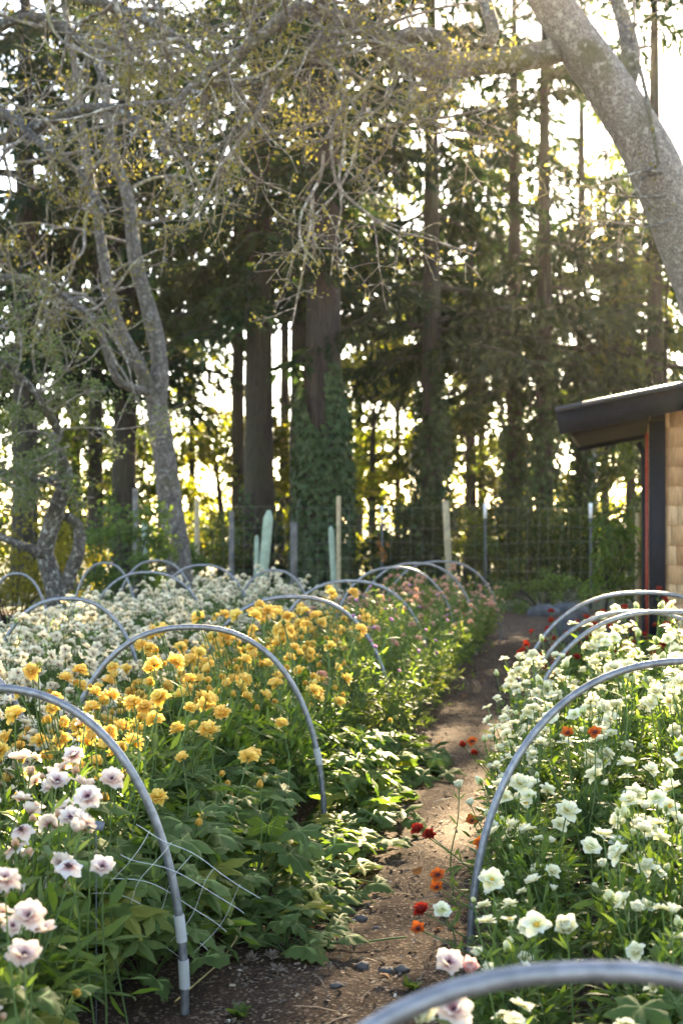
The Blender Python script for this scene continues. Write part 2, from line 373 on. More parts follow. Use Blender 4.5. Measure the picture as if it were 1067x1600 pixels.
# litter of chips and straw on the path (uncountable)
def litter():
    nb = NB()
    K = 9000
    yy = 2.8 + 16 * RG.random(K) ** 1.6
    xx = -.95 + .166 * yy + (RG.random(K) - .1) * 1.35
    pos = np.stack([xx, yy, np.array([gz(a, b) for a, b in zip(xx, yy)]) + .003], -1)
    tv = np.array([[-.5, -.2, 0], [.45, -.25, .12], [.5, .2, .2], [-.4, .25, .06]])
    D = np.stack([RG.normal(size=K), RG.normal(size=K), RG.normal(size=K) * .25], -1)
    place(nb, tv, np.array([[0, 1, 2, 3]]), frames(D, jit=.35), pos, RG.uniform(.006, .022, K))
    K = 700
    yy = 3 + 14 * RG.random(K) ** 1.4; xx = -1.0 + .166 * yy + RG.random(K) * 1.5
    tv = np.array([[-.5, -.02, .02], [0, -.02, .06], [.5, -.015, .01], [.5, .015, .01], [0, .02, .06], [-.5, .02, .02]])
    D = np.stack([RG.normal(size=K), RG.normal(size=K), RG.normal(size=K) * .08], -1)
    pos = np.stack([xx, yy, np.array([gz(a, b) for a, b in zip(xx, yy)]) + .004], -1)
    place(nb, tv, np.array([[0, 1, 4, 5], [1, 2, 3, 4]]), frames(D, jit=.2), pos, RG.uniform(.03, .13, K))
    m, nt, out = nodes('wood_chips')
    g = N(nt, 'ShaderNodeNewGeometry')
    c = ramp(nt, g.outputs['Random Per Island'], [(0, (.05, .034, .024)), (.55, (.13, .09, .06)), (.85, (.26, .175, .11)), (.965, (.40, .29, .18)), (.985, (.62, .56, .44))])
    b = N(nt, 'ShaderNodeBsdfPrincipled', Roughness=.9); nt.links.new(c, b.inputs['Base Color']); nt.links.new(b.outputs[0], out.inputs[0])
    o = nb.build('soil_litter', m, smooth=False)
    tag(o, 'scattered wood chips and straw bits on the brown path', 'litter', kind='stuff')
litter()

def dead_leaves():
    nb = NB(); K = 70
    yy = 3.4 + 11 * RG.random(K); xx = -.95 + .166 * yy + RG.random(K) * 1.1
    D = np.stack([RG.normal(size=K), RG.normal(size=K), RG.normal(size=K) * .15], -1)
    pos = np.stack([xx, yy, np.array([gz(a, b) for a, b in zip(xx, yy)]) + .008], -1)
    place(nb, IVY_V * np.array([1, 1, 1.8]), IVY_F, frames(D, jit=.35), pos, RG.uniform(.015, .05, K))
    tag(nb.build('fallen_leaves', M['brown_leaf']), 'curled dry leaves lying on the path soil', 'leaves', kind='stuff')
dead_leaves()

# ------------------------------------------------------------------ flower templates
def petal(L, W, cup=.25, curl=0., ruffle=.0, nu=3, nv=4, shape=.55, notch=0):
    """petal along +x from the origin, z up; returns V, F, t"""
    V = []; T = []
    ph = RG.random() * 6
    for a in range(nv + 1):
        v = a / nv
        wd = W * .5 * (math.sin(math.pi * min(1, v ** shape * .86 + .07)) ** .75)
        if a == 0: wd = W * .14
        for b in range(nu + 1):
            u = b / nu * 2 - 1
            x = L * v - notch * L * (v ** 4) * (1 - abs(u)) + (-.12 * L * (abs(u) ** 2) * v ** 3)
            z = cup * L * (v ** 1.6) * .5 + cup * W * (u * u) * .5 * (1 - .3 * v) - curl * L * v ** 3 + ruffle * L * math.sin(3.1 * u + ph + 2 * v) * v * v
            V.append((x, wd * u, z)); T.append(v)
    n = nu + 1
    Q = [[a * n + b, (a + 1) * n + b, (a + 1) * n + b + 1, a * n + b + 1] for a in range(nv) for b in range(nu)]
    return np.array(V), np.array(Q), np.array(T)
def rotM(az, tilt):
    return np.array(Matrix.Rotation(az, 3, 'Z') @ Matrix.Rotation(-tilt, 3, 'Y'))
def add_petals(nb, k, L, W, tilt, r0=.003, z0=0., cup=.3, curl=0, ruffle=.05, az0=None, mi=0, jt=.12, **kw):
    az0 = RG.random() * 6.28 if az0 is None else az0
    for i in range(k):
        V, Q, T = petal(L * RG.uniform(.88, 1.1), W * RG.uniform(.9, 1.1), cup, curl, ruffle, **kw)
        V[:, 0] += r0
        m = rotM(az0 + i * 2 * math.pi / k + RG.normal() * jt, tilt + RG.normal() * jt)
        nb.add(V @ m.T + np.array([0, 0, z0]), Q, mi, T)
def dome(nb, r, h, z0, mi, n=8, rings=3, t=0.):
    V = [(r * math.cos(a / rings * math.pi / 2) * math.cos(b / n * 6.283), r * math.cos(a / rings * math.pi / 2) * math.sin(b / n * 6.283), z0 + h * math.sin(a / rings * math.pi / 2)) for a in range(rings) for b in range(n)] + [(0, 0, z0 + h)]
    Q = [[a * n + b, a * n + (b + 1) % n, (a + 1) * n + (b + 1) % n, (a + 1) * n + b] for a in range(rings - 1) for b in range(n)]
    nb.add(np.array(V), np.array(Q), mi, np.full(len(V), t))
    nb.add(np.array(V), np.array([[(rings - 1) * n + b, (rings - 1) * n + (b + 1) % n, rings * n] for b in range(n)]), mi)
def bloom_double(R0, mat, name):
    nb = NB(); s = R0 / .036
    rings = [(8, .036, .031, .02, 0), (8, .034, .029, .26, .003), (8, .031, .026, .50, .006), (7, .027, .023, .74, .009), (6, .022, .019, .98, .011), (5, .016, .015, 1.2, .012), (4, .011, .011, 1.4, .013)]
    for k, L, W, ti, z in rings:
        add_petals(nb, k, L * s, W * s, ti, .002, z * s, cup=.42, curl=.10 if ti < .5 else 0, ruffle=.11, jt=.17, nu=3, nv=3)
    return nb.mesh(name, [mat])
def bloom_open(R0, mat, eye, name, layers=2, k=6, droop=0., tilt=.28):
    nb = NB()
    add_petals(nb, k, R0, R0 * 1.0, tilt - .12 + droop, .004, 0, cup=.26, curl=.06, ruffle=.10, jt=.14, nu=3, nv=4, shape=.75)
    if layers > 1: add_petals(nb, k, R0 * .86, R0 * .88, tilt + .22, .004, .003, cup=.32, ruffle=.10, jt=.18, nu=3, nv=4, shape=.75)
    if layers > 2: add_petals(nb, 5, R0 * .66, R0 * .7, tilt + .55, .003, .005, cup=.35, ruffle=.1, jt=.2, nu=2, nv=3, shape=.75)
    dome(nb, R0 * .17, R0 * .26, .004, 1)
    # stamens
    K = 22; az = RG.random(K) * 6.283; D = np.stack([np.cos(az), np.sin(az), RG.uniform(.6, 1.6, K)], -1)
    place(nb, np.array([[0, -.06, 0], [1, -.09, 0], [1, .09, 0], [0, .06, 0]]), np.array([[0, 1, 2, 3]]), frames(D), np.stack([np.cos(az), np.sin(az), az * 0 + .3], -1) * R0 * .12, R0 * .24, 1)
    return nb.mesh(name, [mat, eye])
def bloom_cup(R0, mat, name, lays=4):
    nb = NB()
    for i in range(lays):
        add_petals(nb, 6 - (i > 2), R0 * (1.15 - .16 * i), R0 * (1.1 - .14 * i), .62 + .22 * i, .002, .002 * i, cup=.55, curl=0, ruffle=.05, jt=.12, nu=2, nv=3)
    return nb.mesh(name, [mat])
def bud(r, mat, name):
    nb = NB()
    for i, (k, q, ti) in enumerate(((5, 1.95, 1.02), (5, 1.9, 1.18), (4, 1.75, 1.34), (3, 1.6, 1.5))):
        add_petals(nb, k, r * q, r * 1.55, ti, r * .25 * (3 - i) / 3, .0006 * i, cup=.72, curl=-.05, ruffle=.03, jt=.10, nu=3, nv=4, shape=.6)
    b0 = len(nb.t)
    add_petals(nb, 5, r * 1.0, r * .62, .55, .001, -.001, cup=.35, curl=.15, jt=.2, nu=2, nv=3)
    for i in range(b0, len(nb.t)): nb.t[i] = np.zeros_like(nb.t[i])
    return nb.mesh(name, [mat])
B = {}
B['yellow'] = [bloom_double(r, M['petal_yellow'], 'yellow_bloom') for r in (.035, .038, .042, .032, .037)] + [bloom_cup(.032, M['petal_yellow'], 'yellow_bloom')]
B['white'] = [bloom_open(.036, M['petal_white'], M['eye_yellow'], 'white_bloom', 2, 6, -.1, .2), bloom_open(.034, M['petal_white'], M['eye_green'], 'white_bloom', 2, 6, -.05, .15),
              bloom_cup(.031, M['petal_white'], 'white_bloom', 5), bloom_open(.038, M['petal_white'], M['eye_yellow'], 'white_bloom', 3, 7, .0, .15), bloom_open(.033, M['petal_white'], M['eye_yellow'], 'white_bloom', 1, 6, .05, .2),
              bloom_cup(.027, M['petal_white'], 'white_bloom', 5), bloom_open(.038, M['petal_white'], M['eye_yellow'], 'white_bloom', 2, 7, .1, .2)]
B['cream'] = [bloom_open(.034, M['petal_cream'], M['eye_dark'], 'cream_bloom', 2, 6, d) for d in (-.1, .05, .15)] + [bloom_open(.030, M['petal_cream'], M['eye_green'], 'cream_bloom', 1, 6, .25)]
B['blush'] = [bloom_open(.034, M['petal_blush'], M['eye_dark'], 'blush_bloom', 2, 7, d, .2) for d in (-.12, .02, .12)] + [bloom_open(.033, M['petal_blush'], M['eye_dark'], 'blush_bloom', 1, 6, -.6)] + [bloom_cup(.028, M['petal_blush'], 'blush_bloom', 3)]
B['peach'] = [bloom_double(r, M['petal_peach'], 'peach_bloom') for r in (.034, .038, .030)] + [bloom_cup(.030, M['petal_peach'], 'peach_bloom')]
B['pink'] = [bloom_cup(.036, M['petal_pink'], 'pink_bloom', 5)]
B['red'] = [bloom_cup(.030, M['petal_red'], 'red_bloom', 4), bloom_open(.034, M['petal_red'], M['eye_dark'], 'red_bloom', 2, 6, .1), bloom_double(.032, M['petal_red'], 'red_bloom')]
B['orange'] = [bloom_open(.034, M['petal_orange'], M['eye_dark'], 'orange_bloom', 1, 6, .1), bloom_open(.032, M['petal_orange'], M['eye_dark'], 'orange_bloom', 1, 5, .35)]
B['purple'] = [bloom_cup(.020, M['petal_purple'], 'purple_bloom', 3)]
BUD = {'yellow': [bud(.014, M['bud_yellow'], 'flower_bud'), bud(.011, M['bud_green'], 'flower_bud')], 'white': [bud(.017, M['bud_white'], 'flower_bud'), bud(.012, M['bud_white'], 'flower_bud'), bud(.009, M['bud_green'], 'flower_bud')],
       'cream': [bud(.012, M['bud_white'], 'flower_bud')], 'blush': [bud(.0125, M['bud_peach'], 'flower_bud'), bud(.0095, M['bud_peach'], 'flower_bud'), bud(.008, M['bud_green'], 'flower_bud')], 'peach': [bud(.014, M['bud_peach'], 'flower_bud'), bud(.010, M['bud_green'], 'flower_bud')],
       'red': [bud(.011, M['bud_green'], 'flower_bud')], 'orange': [bud(.011, M['bud_green'], 'flower_bud')], 'wisp': [bud(.010, M['bud_green'], 'flower_bud')], 'pink': [bud(.014, M['bud_peach'], 'flower_bud')]}

# palmate lobed leaf
def lobed_leaf(seed, lobes=5, depth=.45):
    r = np.random.default_rng(seed); n = 31; V = [(0, 0, 0)]; T = [0]
    span = math.radians(300); inner = []; outer = []
    for i in range(n):
        a = -span / 2 + span * i / (n - 1)
        lob = abs(math.cos(lobes * .5 * a / (span / 2) * math.pi / 2 * 2 * .5)) if False else (.5 + .5 * math.cos(2 * math.pi * (i / (n - 1) * lobes - .5)))
        rad = (1 - depth * (1 - lob) ** 1.2) * (1 - .28 * (abs(a) / (span / 2)) ** 1.5) * (1 + .10 * ((i % 2) * 2 - 1)) * r.uniform(.95, 1.05)
        z = -.16 * rad * rad + .10 * math.sin(5 * a + seed) * rad
        vein = .0 if lob > .88 else 1.
        inner.append((.5 * rad * math.cos(a), .5 * rad * math.sin(a), .10 * (lob - .5) + .04 + .02 * math.sin(3 * a)))
        outer.append((rad * math.cos(a), rad * math.sin(a), z)); T.append(.05 if lob > .9 else .5)
    V += inner + outer; T = [0] + T[1:] + [.6 if q > .1 else .25 for q in T[1:]]
    tri = [[0, 1 + i, 2 + i] for i in range(n - 1)]
    quad = [[1 + i, 1 + n + i, 2 + n + i, 2 + i] for i in range(n - 1)]
    return np.array(V), np.array(tri), np.array(quad), np.array(T)
LOBED = [lobed_leaf(s, 5 if s % 3 else 3, .36 + .1 * (s % 3)) for s in range(5)]
def foliage_lobed(nl, size, h, spread, seed, mat, side=None):
    r = np.random.default_rng(seed); nb = NB()
    for i in range(nl):
        az = r.random() * 6.283 if side is None else side + r.normal() * .9
        f = (i + .5) / nl
        d = spread * (.25 + .9 * f ** .7) * r.uniform(.7, 1.15); hh = h * (1.05 - .75 * f) * r.uniform(.7, 1.15)
        tip = np.array([d * math.cos(az), d * math.sin(az), max(.02, hh)])
        mid = tip * np.array([.45, .45, .75]) + np.array([0, 0, .02])
        tube(nb, spline([np.zeros(3), mid, tip], 5), np.linspace(.0035, .0022, 5), 4, 1)
        V, tri, quad, T = LOBED[r.integers(len(LOBED))]
        out = np.array([math.cos(az + r.normal() * .4), math.sin(az + r.normal() * .4), r.normal() * .25 - .25])
        nrm = np.array([out[0] * .45, out[1] * .45, 1]) + r.normal(size=3) * .25
        m = frames(out[None], nrm[None])[0]
        s = size * r.uniform(.6, 1.15)
        W = V * s; W = W @ m.T + tip
        b0 = nb.n; nb.add(W, quad, 0, T); nb.l.append((tri + b0).ravel()); nb.s.append(np.full(len(tri), 3)); nb.m.append(np.zeros(len(tri), int))
    return nb.mesh('leaves', [mat, M['stem']])
def foliage_feather(nl, size, h, spread, seed, mat, narrow=.22, leaflets=8):
    r = np.random.default_rng(seed); nb = NB()
    tv = np.array([[0, 0, 0], [.35, narrow * .5, .03], [.75, narrow * .3, .01], [1, 0, -.06], [.75, -narrow * .3, .01], [.35, -narrow * .5, .03]])
    tf = np.array([[0, 5, 2, 1], [5, 4, 3, 2]])[:, ::-1]; tf = np.array([[0, 1, 4, 5], [1, 2, 3, 4]])[:, ::-1]
    for i in range(nl):
        az = r.random() * 6.283; f = (i + .5) / nl
        d = spread * (.2 + .95 * f ** .8) * r.uniform(.7, 1.15); hh = h * (1.05 - .65 * f) * r.uniform(.75, 1.15)
        tip = np.array([d * math.cos(az), d * math.sin(az), max(.03, hh)])
        pl = spline([np.zeros(3), tip * np.array([.4, .4, .8]) + np.array([0, 0, .02]), tip], 7)
        tube(nb, pl, np.linspace(.003, .0015, 7), 3, 1)
        K = leaflets
        si = r.integers(3, 7, K); pos = pl[si]
        ax = tip / (np.linalg.norm(tip) + 1e-6)
        D = np.array([math.cos(az), math.sin(az), .25])[None] + r.normal(size=(K, 3)) * .65
        place(nb, tv, tf, frames(D, np.array([0, 0, 1.])[None] + r.normal(size=(K, 3)) * .4), pos, size * r.uniform(.5, 1.15, K), 0)
    return nb.mesh('leaves', [mat, M['stem']])
def stem_mesh(h, lean, seed, bracts=3, br=.07, r0=.0038, tip=None):
    r = np.random.default_rng(seed); nb = NB()
    az = r.random() * 6.283
    T = np.array([lean * math.cos(az), lean * math.sin(az), h]) if tip is None else np.asarray(tip, float)
    k = r.normal(size=2) * .05 * T[2]
    mid1 = T * np.array([.25, .25, .36]) + np.array([k[0], k[1], 0]); mid2 = T * np.array([.62, .62, .70]) + np.array([-k[1] * .6, k[0] * .6, 0])
    pl = spline([np.zeros(3), mid1, mid2, T], 9)
    tube(nb, pl, np.linspace(r0, r0 * .62, 9), 5, 0)
    tv = np.array([[0, 0, 0], [.35, .10, .03], [.75, .06, .01], [1, 0, -.08], [.75, -.06, .01], [.35, -.10, .03]])
    tf = np.array([[0, 1, 4, 5], [1, 2, 3, 4]])[:, ::-1]
    if bracts:
        K = bracts * 3; si = np.repeat(r.integers(3, 8, bracts), 3)
        D = np.stack([r.normal(size=K), r.normal(size=K), r.uniform(.3, 1.2, K)], -1)
        place(nb, tv, tf, frames(D, jit=.4), pl[si], br * r.uniform(.6, 1.2, K), 1)
    d = pl[-1] - pl[-2]; d /= np.linalg.norm(d)
    # receptacle
    dome_v = np.array([[math.cos(q) * .007, math.sin(q) * .007, 0] for q in np.arange(6) * 1.047] + [[0, 0, -.008]])
    m = np.array(Vector(d).to_track_quat('Z', 'X').to_matrix())
    nb.add(dome_v @ m.T + T, np.array([[i, (i + 1) % 6, 6] for i in range(6)])[:, ::-1], 0)
    return nb.mesh('flower_stem', [M['stem'], M['feather']]), Vector(T), Vector(d)

def mkstems(n, h0, h1, lean, seed, **kw):
    return [stem_mesh(h0 + (h1 - h0) * ((i + .5) / n), lean * R.uniform(.3, 1.1), seed + i, **kw) for i in range(n)]

def make_plant(name, label, group, kind, leaves_me, stems, n, budfrac, tilt_sun=.35, scale_b=1.0, bkind=None):
    root = thing(name, label, 'flower', group=group)
    linkmesh('leaves', leaves_me, root)
    picks = [stems[R.randrange(len(stems))] for _ in range(n)]
    for i, (sm, tip, d) in enumerate(picks):
        s = linkmesh('flower_stem', sm, root); s.rotation_euler = (0, 0, R.uniform(0, 6.283)); sc = R.uniform(.86, 1.1); s.scale = (sc, sc, sc)
        isb = R.random() < budfrac
        pool = BUD[kind] if isb else B[bkind or kind]
        b = linkmesh('flower_bud' if isb else 'bloom', R.choice(pool), s, tip)
        axis = (d + Vector((R.gauss(0, 1), R.gauss(0, 1), .3)) * (.2 if isb else tilt_sun)).normalized()
        b.rotation_mode = 'QUATERNION'; b.rotation_quaternion = axis.to_track_quat('Z', 'Y')
        q = R.uniform(.85, 1.12) / sc * scale_b; b.scale = (q, q, q)
    return root
def copy_tree(o, parent=None):
    c = o.copy(); COL.objects.link(c)
    if parent is not None: c.parent = parent
    for ch in KIDS[o.name]: KIDS_NEW = copy_tree(ch, c)
    return c
KIDS = {}
def register(o):
    KIDS[o.name] = list(o.children)
    for c in o.children: register(c)

class Pool:
    def __init__(self, protos): self.p = protos; self.used = set(); [register(o) for o in protos]
    def put(self, x, y, sc, tilt=(0, 0), label=None, group=None):
        i = R.randrange(len(self.p)); o = self.p[i]
        if i in self.used: o = copy_tree(o)
        self.used.add(i)
        o.location = (x, y, gz(x, y) - .01)
        o.rotation_euler = (tilt[0], tilt[1], 0)
        q = Matrix.Rotation(R.uniform(0, 6.283), 3, 'Z')
        e = (Matrix.Rotation(tilt[0], 3, 'X') @ Matrix.Rotation(tilt[1], 3, 'Y') @ q).to_euler(); o.rotation_euler = e
        o.scale = (sc, sc, sc * R.uniform(.94, 1.06))
        if label: o['label'] = label
        if group: o['group'] = group
        return o
    def prune(self):
        for i, o in enumerate(self.p):
            if i not in self.used:
                for c in list(o.children_recursive): bpy.data.objects.remove(c)
                bpy.data.objects.remove(o)

tall = mkstems(10, .55, .86, .16, 100, bracts=3)
tallw = mkstems(10, .50, .84, .16, 140, bracts=3)
low = mkstems(10, .42, .72, .20, 180, bracts=2)
creams = mkstems(9, .58, .84, .16, 220, bracts=1, br=.05, r0=.003)
lob = [foliage_lobed(24, .125, .46, .25, 300 + i, M['broad']) for i in range(3)]
lobl = [foliage_lobed(22, .115, .36, .26, 310 + i, M['broad_light']) for i in range(2)]
fea = [foliage_feather(58, .095, .46, .27, 320 + i, M['feather'], .24, 9) for i in range(4)]
fin = [foliage_feather(42, .075, .62, .22, 330 + i, M['fine'], .11, 9) for i in range(3)]
mixd = [foliage_feather(34, .11, .50, .22, 340 + i, M['feather'], .24, 7) for i in range(3)]
wis = [foliage_feather(34, .07, .66, .20, 350 + i, M['wisp'], .30, 8) for i in range(3)]

PL = {}
def pool(key, name, n, fn): PL[key] = Pool([fn(i) for i in range(n)])
pool('yellow', 'y', 4, lambda i: make_plant('yellow_ranunculus', 'x', 'x', 'yellow', mixd[i % 3], tall, 10, .30))
pool('yellow_leafy', 'y', 3, lambda i: make_plant('yellow_ranunculus', 'x', 'x', 'yellow', lob[i % 3], low, 2, .6))
pool('leafy', 'y', 3, lambda i: make_plant('leafy_ranunculus', 'x', 'x', 'yellow', (lob + lobl)[i], low, 1, 1.0))
pool('leafy_light', 'y', 2, lambda i: make_plant('leafy_ranunculus', 'x', 'x', 'yellow', lobl[i], low, 1, 1.0))
pool('leafy_dark', 'y', 2, lambda i: make_plant('leafy_ranunculus', 'x', 'x', 'white', lob[i], low, 3, .5))
spl = [foliage_lobed(11, .10, .15, .20, 370 + i, M['broad' if i < 2 else 'broad_light']) for i in range(4)]
pool('spill', 'y', 2, lambda i: make_plant('leafy_ranunculus', 'x', 'x', 'yellow', spl[i], low, 0, 1.0))
pool('spill_light', 'y', 2, lambda i: make_plant('leafy_ranunculus', 'x', 'x', 'yellow', spl[2 + i], low, 0, 1.0))
pool('blush', 'b', 4, lambda i: make_plant('blush_anemone', 'x', 'x', 'blush', [mixd[0], lob[1], mixd[2], lob[0]][i], low, 12, .36, .5))
pool('wisp', 'w', 3, lambda i: make_plant('wispy_green_plant', 'x', 'x', 'wisp', wis[i % 3], tallw, 7, .8, bkind=['purple', 'cream', 'peach'][i]))
pool('peach', 'p', 4, lambda i: make_plant('peach_ranunculus', 'x', 'x', 'peach', wis[i % 3], tallw, 7, .3))
pool('cream', 'c', 4, lambda i: make_plant('cream_anemone', 'x', 'x', 'cream', fin[i % 3], creams, 19, .12, .6))
pool('white', 'w', 4, lambda i: make_plant('white_ranunculus', 'x', 'x', 'white', fea[i % 4], low, 10, .32, .5))
pool('white_tall', 'w', 4, lambda i: make_plant('white_ranunculus', 'x', 'x', 'white', fea[(i + 1) % 4], tallw, 17, .24, .5))
pool('red', 'r', 3, lambda i: make_plant('red_ranunculus', 'x', 'x', 'red', fea[i % 4], tallw, 5, .2, .4))

# ------------------------------------------------------------------ beds
def bedA(y): return -2.12 + .166 * y, -1.03 + .166 * y
A_HOOPS = [3.97, 6.18, 8.5, 10.6, 13.0, 14.3, 15.6]
ORD = ['nearest', 'second', 'third', 'fourth', 'fifth', 'sixth', 'farthest']
def zoneA(y):
    if y < A_HOOPS[0]: return 'in front of the nearest hoop'
    for i in range(6):
        if y < A_HOOPS[i + 1]: return 'between the %s and %s hoops' % (ORD[i], ORD[i + 1])
    return 'past the farthest hoop'
y = 2.15
row = 0
while y < 16.2:
    x0, x1 = bedA(y); wd = x1 - x0
    for u in ((.04, .27, .5, .73, .96) if y > 3.7 else (.3, .5, .66, .82, .96)):
        yy = y + R.uniform(-.12, .12); x = x0 + wd * (u + R.uniform(-.06, .06)); z = zoneA(yy)
        til = (R.gauss(0, .05), (u - .5) * .42 + R.gauss(0, .05))
        sc = R.uniform(.92, 1.08) * (1 - .9 * (abs(u - .5) ** 2.2))
        if u > .7 and (yy < 4.6 or 5.2 < yy < 6.3): x -= .24 if yy < 4.6 else .30
        if yy < 4.35 + (.5 - u) * .6:
            if u > .72 and yy > 3.35: PL['leafy_light'].put(x - .26, yy, sc * .40, til, 'small light leaves at foot of hoop ' + z, 'small leaves ' + z)
            elif u > .9 and R.random() < .6: PL['leafy'].put(x, yy, sc * .8, til, 'dark lobed leaves at path edge ' + z, 'leafy plants ' + z)
            else: PL['blush'].put(x, yy, sc * .98, til, 'blush white dark-eyed flower plant ' + z, 'blush plants ' + z)
        elif yy < 9.6:
            if u > .85 and yy < 7.6: PL['leafy' if yy < 6.3 or R.random() < .3 else 'leafy_light'].put(x - .02, yy, sc * .95, til, 'dark lobed leaves at path edge ' + z, 'leafy plants ' + z)
            elif u > .6 and yy < 6.4: PL['yellow_leafy'].put(x, yy, sc * .98, til, 'broad-leaved yellow ranunculus, few blooms, ' + z, 'broad-leaved yellow plants ' + z)
            elif u > .56 and yy > 7.3: PL['wisp'].put(x, yy, sc * .95, til, 'light green wispy plant at the path side ' + z, 'wispy plants ' + z)
            else: PL['yellow'].put(x, yy, sc * (1.0 if yy > 5 else .9), til, 'yellow ranunculus plant with several blooms ' + z, 'yellow ranunculus ' + z)
        elif yy < 11.6:
            sc *= .93
            if u < .4: PL['yellow'].put(x, yy, sc, til, 'yellow ranunculus plant with several blooms ' + z, 'yellow ranunculus ' + z)
            else: PL['wisp'].put(x, yy, sc * 1.0, til, 'light green wispy plant with seed heads ' + z, 'wispy seed plants ' + z)
        else:
            PL['peach'].put(x, yy, sc * .90, til, 'peach pink ranunculus with double blooms ' + z, 'peach ranunculus ' + z)
    y += .31 if y < 11 else .36

for yy in np.arange(4.55, 8.0, .19):
    ed = bedA(yy)[1]; z = zoneA(yy)
    PL['spill' if yy < 6.2 or R.random() < .4 else 'spill_light'].put(ed + R.uniform(-.06, .10), yy, R.uniform(.8, 1.15), (0, 0), 'low lobed leaves spilling on the path ' + z, 'spilling leaves ' + z)

# left cream bed
B_HOOPS = [6.0, 8.4, 12.2, 13.5]
def bedB(y):
    c = np.interp(y, [4, 6, 8.4, 12, 13.5, 16], [-2.0, -1.92, -1.75, -1.62, -1.15, -.75]); hw = np.interp(y, [4, 9, 13, 16], [.62, .75, .85, .75])
    return c - hw, c + hw
def zoneB(y):
    return 'before the nearest hoop' if y < 6 else 'between the first and second hoops' if y < 8.4 else 'between the second and third hoops' if y < 12.2 else 'past the third hoop'
y = 4.6
while y < 15.6:
    x0, x1 = bedB(y); wd = x1 - x0
    for u in np.linspace(.03, .97, 5):
        yy = y + R.uniform(-.13, .13); x = x0 + wd * (u + R.uniform(-.05, .05)); z = zoneB(yy)
        til = (R.gauss(0, .04), (u - .5) * .4 + R.gauss(0, .04))
        sc = R.uniform(.88, 1.0) * (1 - .95 * (abs(u - .5) ** 2.2))
        PL['cream'].put(x, yy, sc, til, 'cream white open-flowered plant ' + z, 'cream plants ' + z)
    y += .36

# right white bed
R_HOOPS = [1.62, 4.72, 7.4, 8.0, 8.85]
def bedR(y):
    l = np.interp(y, [1.5, 3, 3.8, 4.7, 5.2, 7.4, 9, 11.5], [.06, .30, .50, .66, .62, 1.06, 1.36, 1.95]); return l, l + np.interp(y, [1.5, 4, 8, 11], [1.0, 1.35, 1.5, 1.3])
def zoneR(y):
    return 'by the blurred nearest hoop on the right' if y < 2.9 else 'before the tall hoop beside the path' if y < 4.72 else 'between the tall path hoop and the rear hoops' if y < 7.4 else 'under the rear hoops by the shed'
y = 1.95
while y < 11.2:
    x0, x1 = bedR(y); wd = x1 - x0
    for u in np.linspace(.04, .98, 5):
        yy = y + R.uniform(-.12, .12); x = x0 + wd * (u + R.uniform(-.05, .05)); z = zoneR(yy)
        til = (R.gauss(0, .05), (u - .5) * .42 + R.gauss(0, .05))
        hs = np.interp(yy, [2, 3.5, 4.7, 6, 7.5], [.74, .76, .86, .95, 1.0])
        sc = R.uniform(.93, 1.07) * hs * (1 - .75 * (max(0, .5 - u) ** 1.8))
        if yy > 8.3: PL['red'].put(x, yy, sc * .93, til, 'dark red flowered ranunculus ' + z, 'red ranunculus ' + z)
        elif yy < 2.6 and u < .2: PL['leafy'].put(x, yy, .55, til, 'low lobed leaves at the path side ' + z, 'low leaves ' + z)
        elif yy < 3.3 and R.random() < .5: PL['leafy_dark'].put(x, yy, sc, til, 'white ranunculus with broad lobed leaves ' + z, 'broad-leaved white plants ' + z)
        else: PL['white_tall' if yy > 5.2 else 'white'].put(x, yy, sc, til, 'white ranunculus with blooms and buds ' + z, 'white ranunculus ' + z)
    y += .30 if y < 5 else .34

for p in PL.values(): p.prune()

# single blooms placed apart from the mass
def single(name, label, kind, px, py, Y, base=None, which=None, face=(0, -.3, 1), scale=1.0, leaves=None, group=None):
    tip = P(px, py, Y)
    bx, by = base if base else (tip.x + R.uniform(-.03, .06), Y + R.uniform(.0, .10))
    root = thing(name, label, 'flower', (bx, by, gz(bx, by) - .01), group=group)
    t = tip - Vector(root.location)
    sm, tp, d = stem_mesh(0, 0, R.randrange(9999), 2, .05, .0032, tip=t)
    s = linkmesh('flower_stem', sm, root)
    pl = B[kind]; b = linkmesh('bloom', pl[which] if which is not None else R.choice(pl), s, tp)
    b.rotation_mode = 'QUATERNION'; b.rotation_quaternion = Vector(face).normalized().to_track_quat('Z', 'Y'); b.scale = (scale,) * 3
    if leaves: l = linkmesh('leaves', leaves, root); l.scale = (.45, .45, .45)
    return root
single('yellow_ranunculus', 'lone golden bloom on a tall stem above broad leaves near second hoop', 'yellow', 395, 1175, 5.5, which=0)
single('yellow_ranunculus', 'single yellow bloom below the dense cluster, right of centre of the bed', 'yellow', 440, 1127, 5.9, which=3)
single('yellow_ranunculus', 'large double yellow bloom in the middle of the green stems', 'yellow', 326, 1139, 5.3, which=2, scale=1.1)
single('yellow_ranunculus', 'lemon yellow bloom right beside the nearest hoop pipe', 'yellow', 247, 1243, 4.5, which=1, scale=.95)
single('yellow_ranunculus', 'small yellow bloom tucked behind the nearest hoop among blush flowers', 'yellow', 162, 1165, 4.4, which=5)
single('blush_anemone', 'large white bloom with dark eye left of nearest hoop', 'blush', 137, 1241, 3.6, which=0, face=(.1, -.75, 1), scale=1.08)
single('blush_anemone', 'white pink-veined bloom facing the hoop, upper right of blush group', 'blush', 175, 1213, 3.8, which=1, face=(.3, -.8, 1))
single('blush_anemone', 'small round white bloom beside the net', 'blush', 160, 1350, 3.4, which=2, face=(.2, -.7, 1), scale=.92)
single('blush_anemone', 'shaggy white bloom with dark cone below the tag', 'blush', 108, 1348, 3.35, which=3, face=(0, -.6, 1))
single('blush_anemone', 'big blurred white daisy bloom low at the frame edge', 'blush', 46, 1428, 2.75, which=1, face=(.2, -.7, 1))
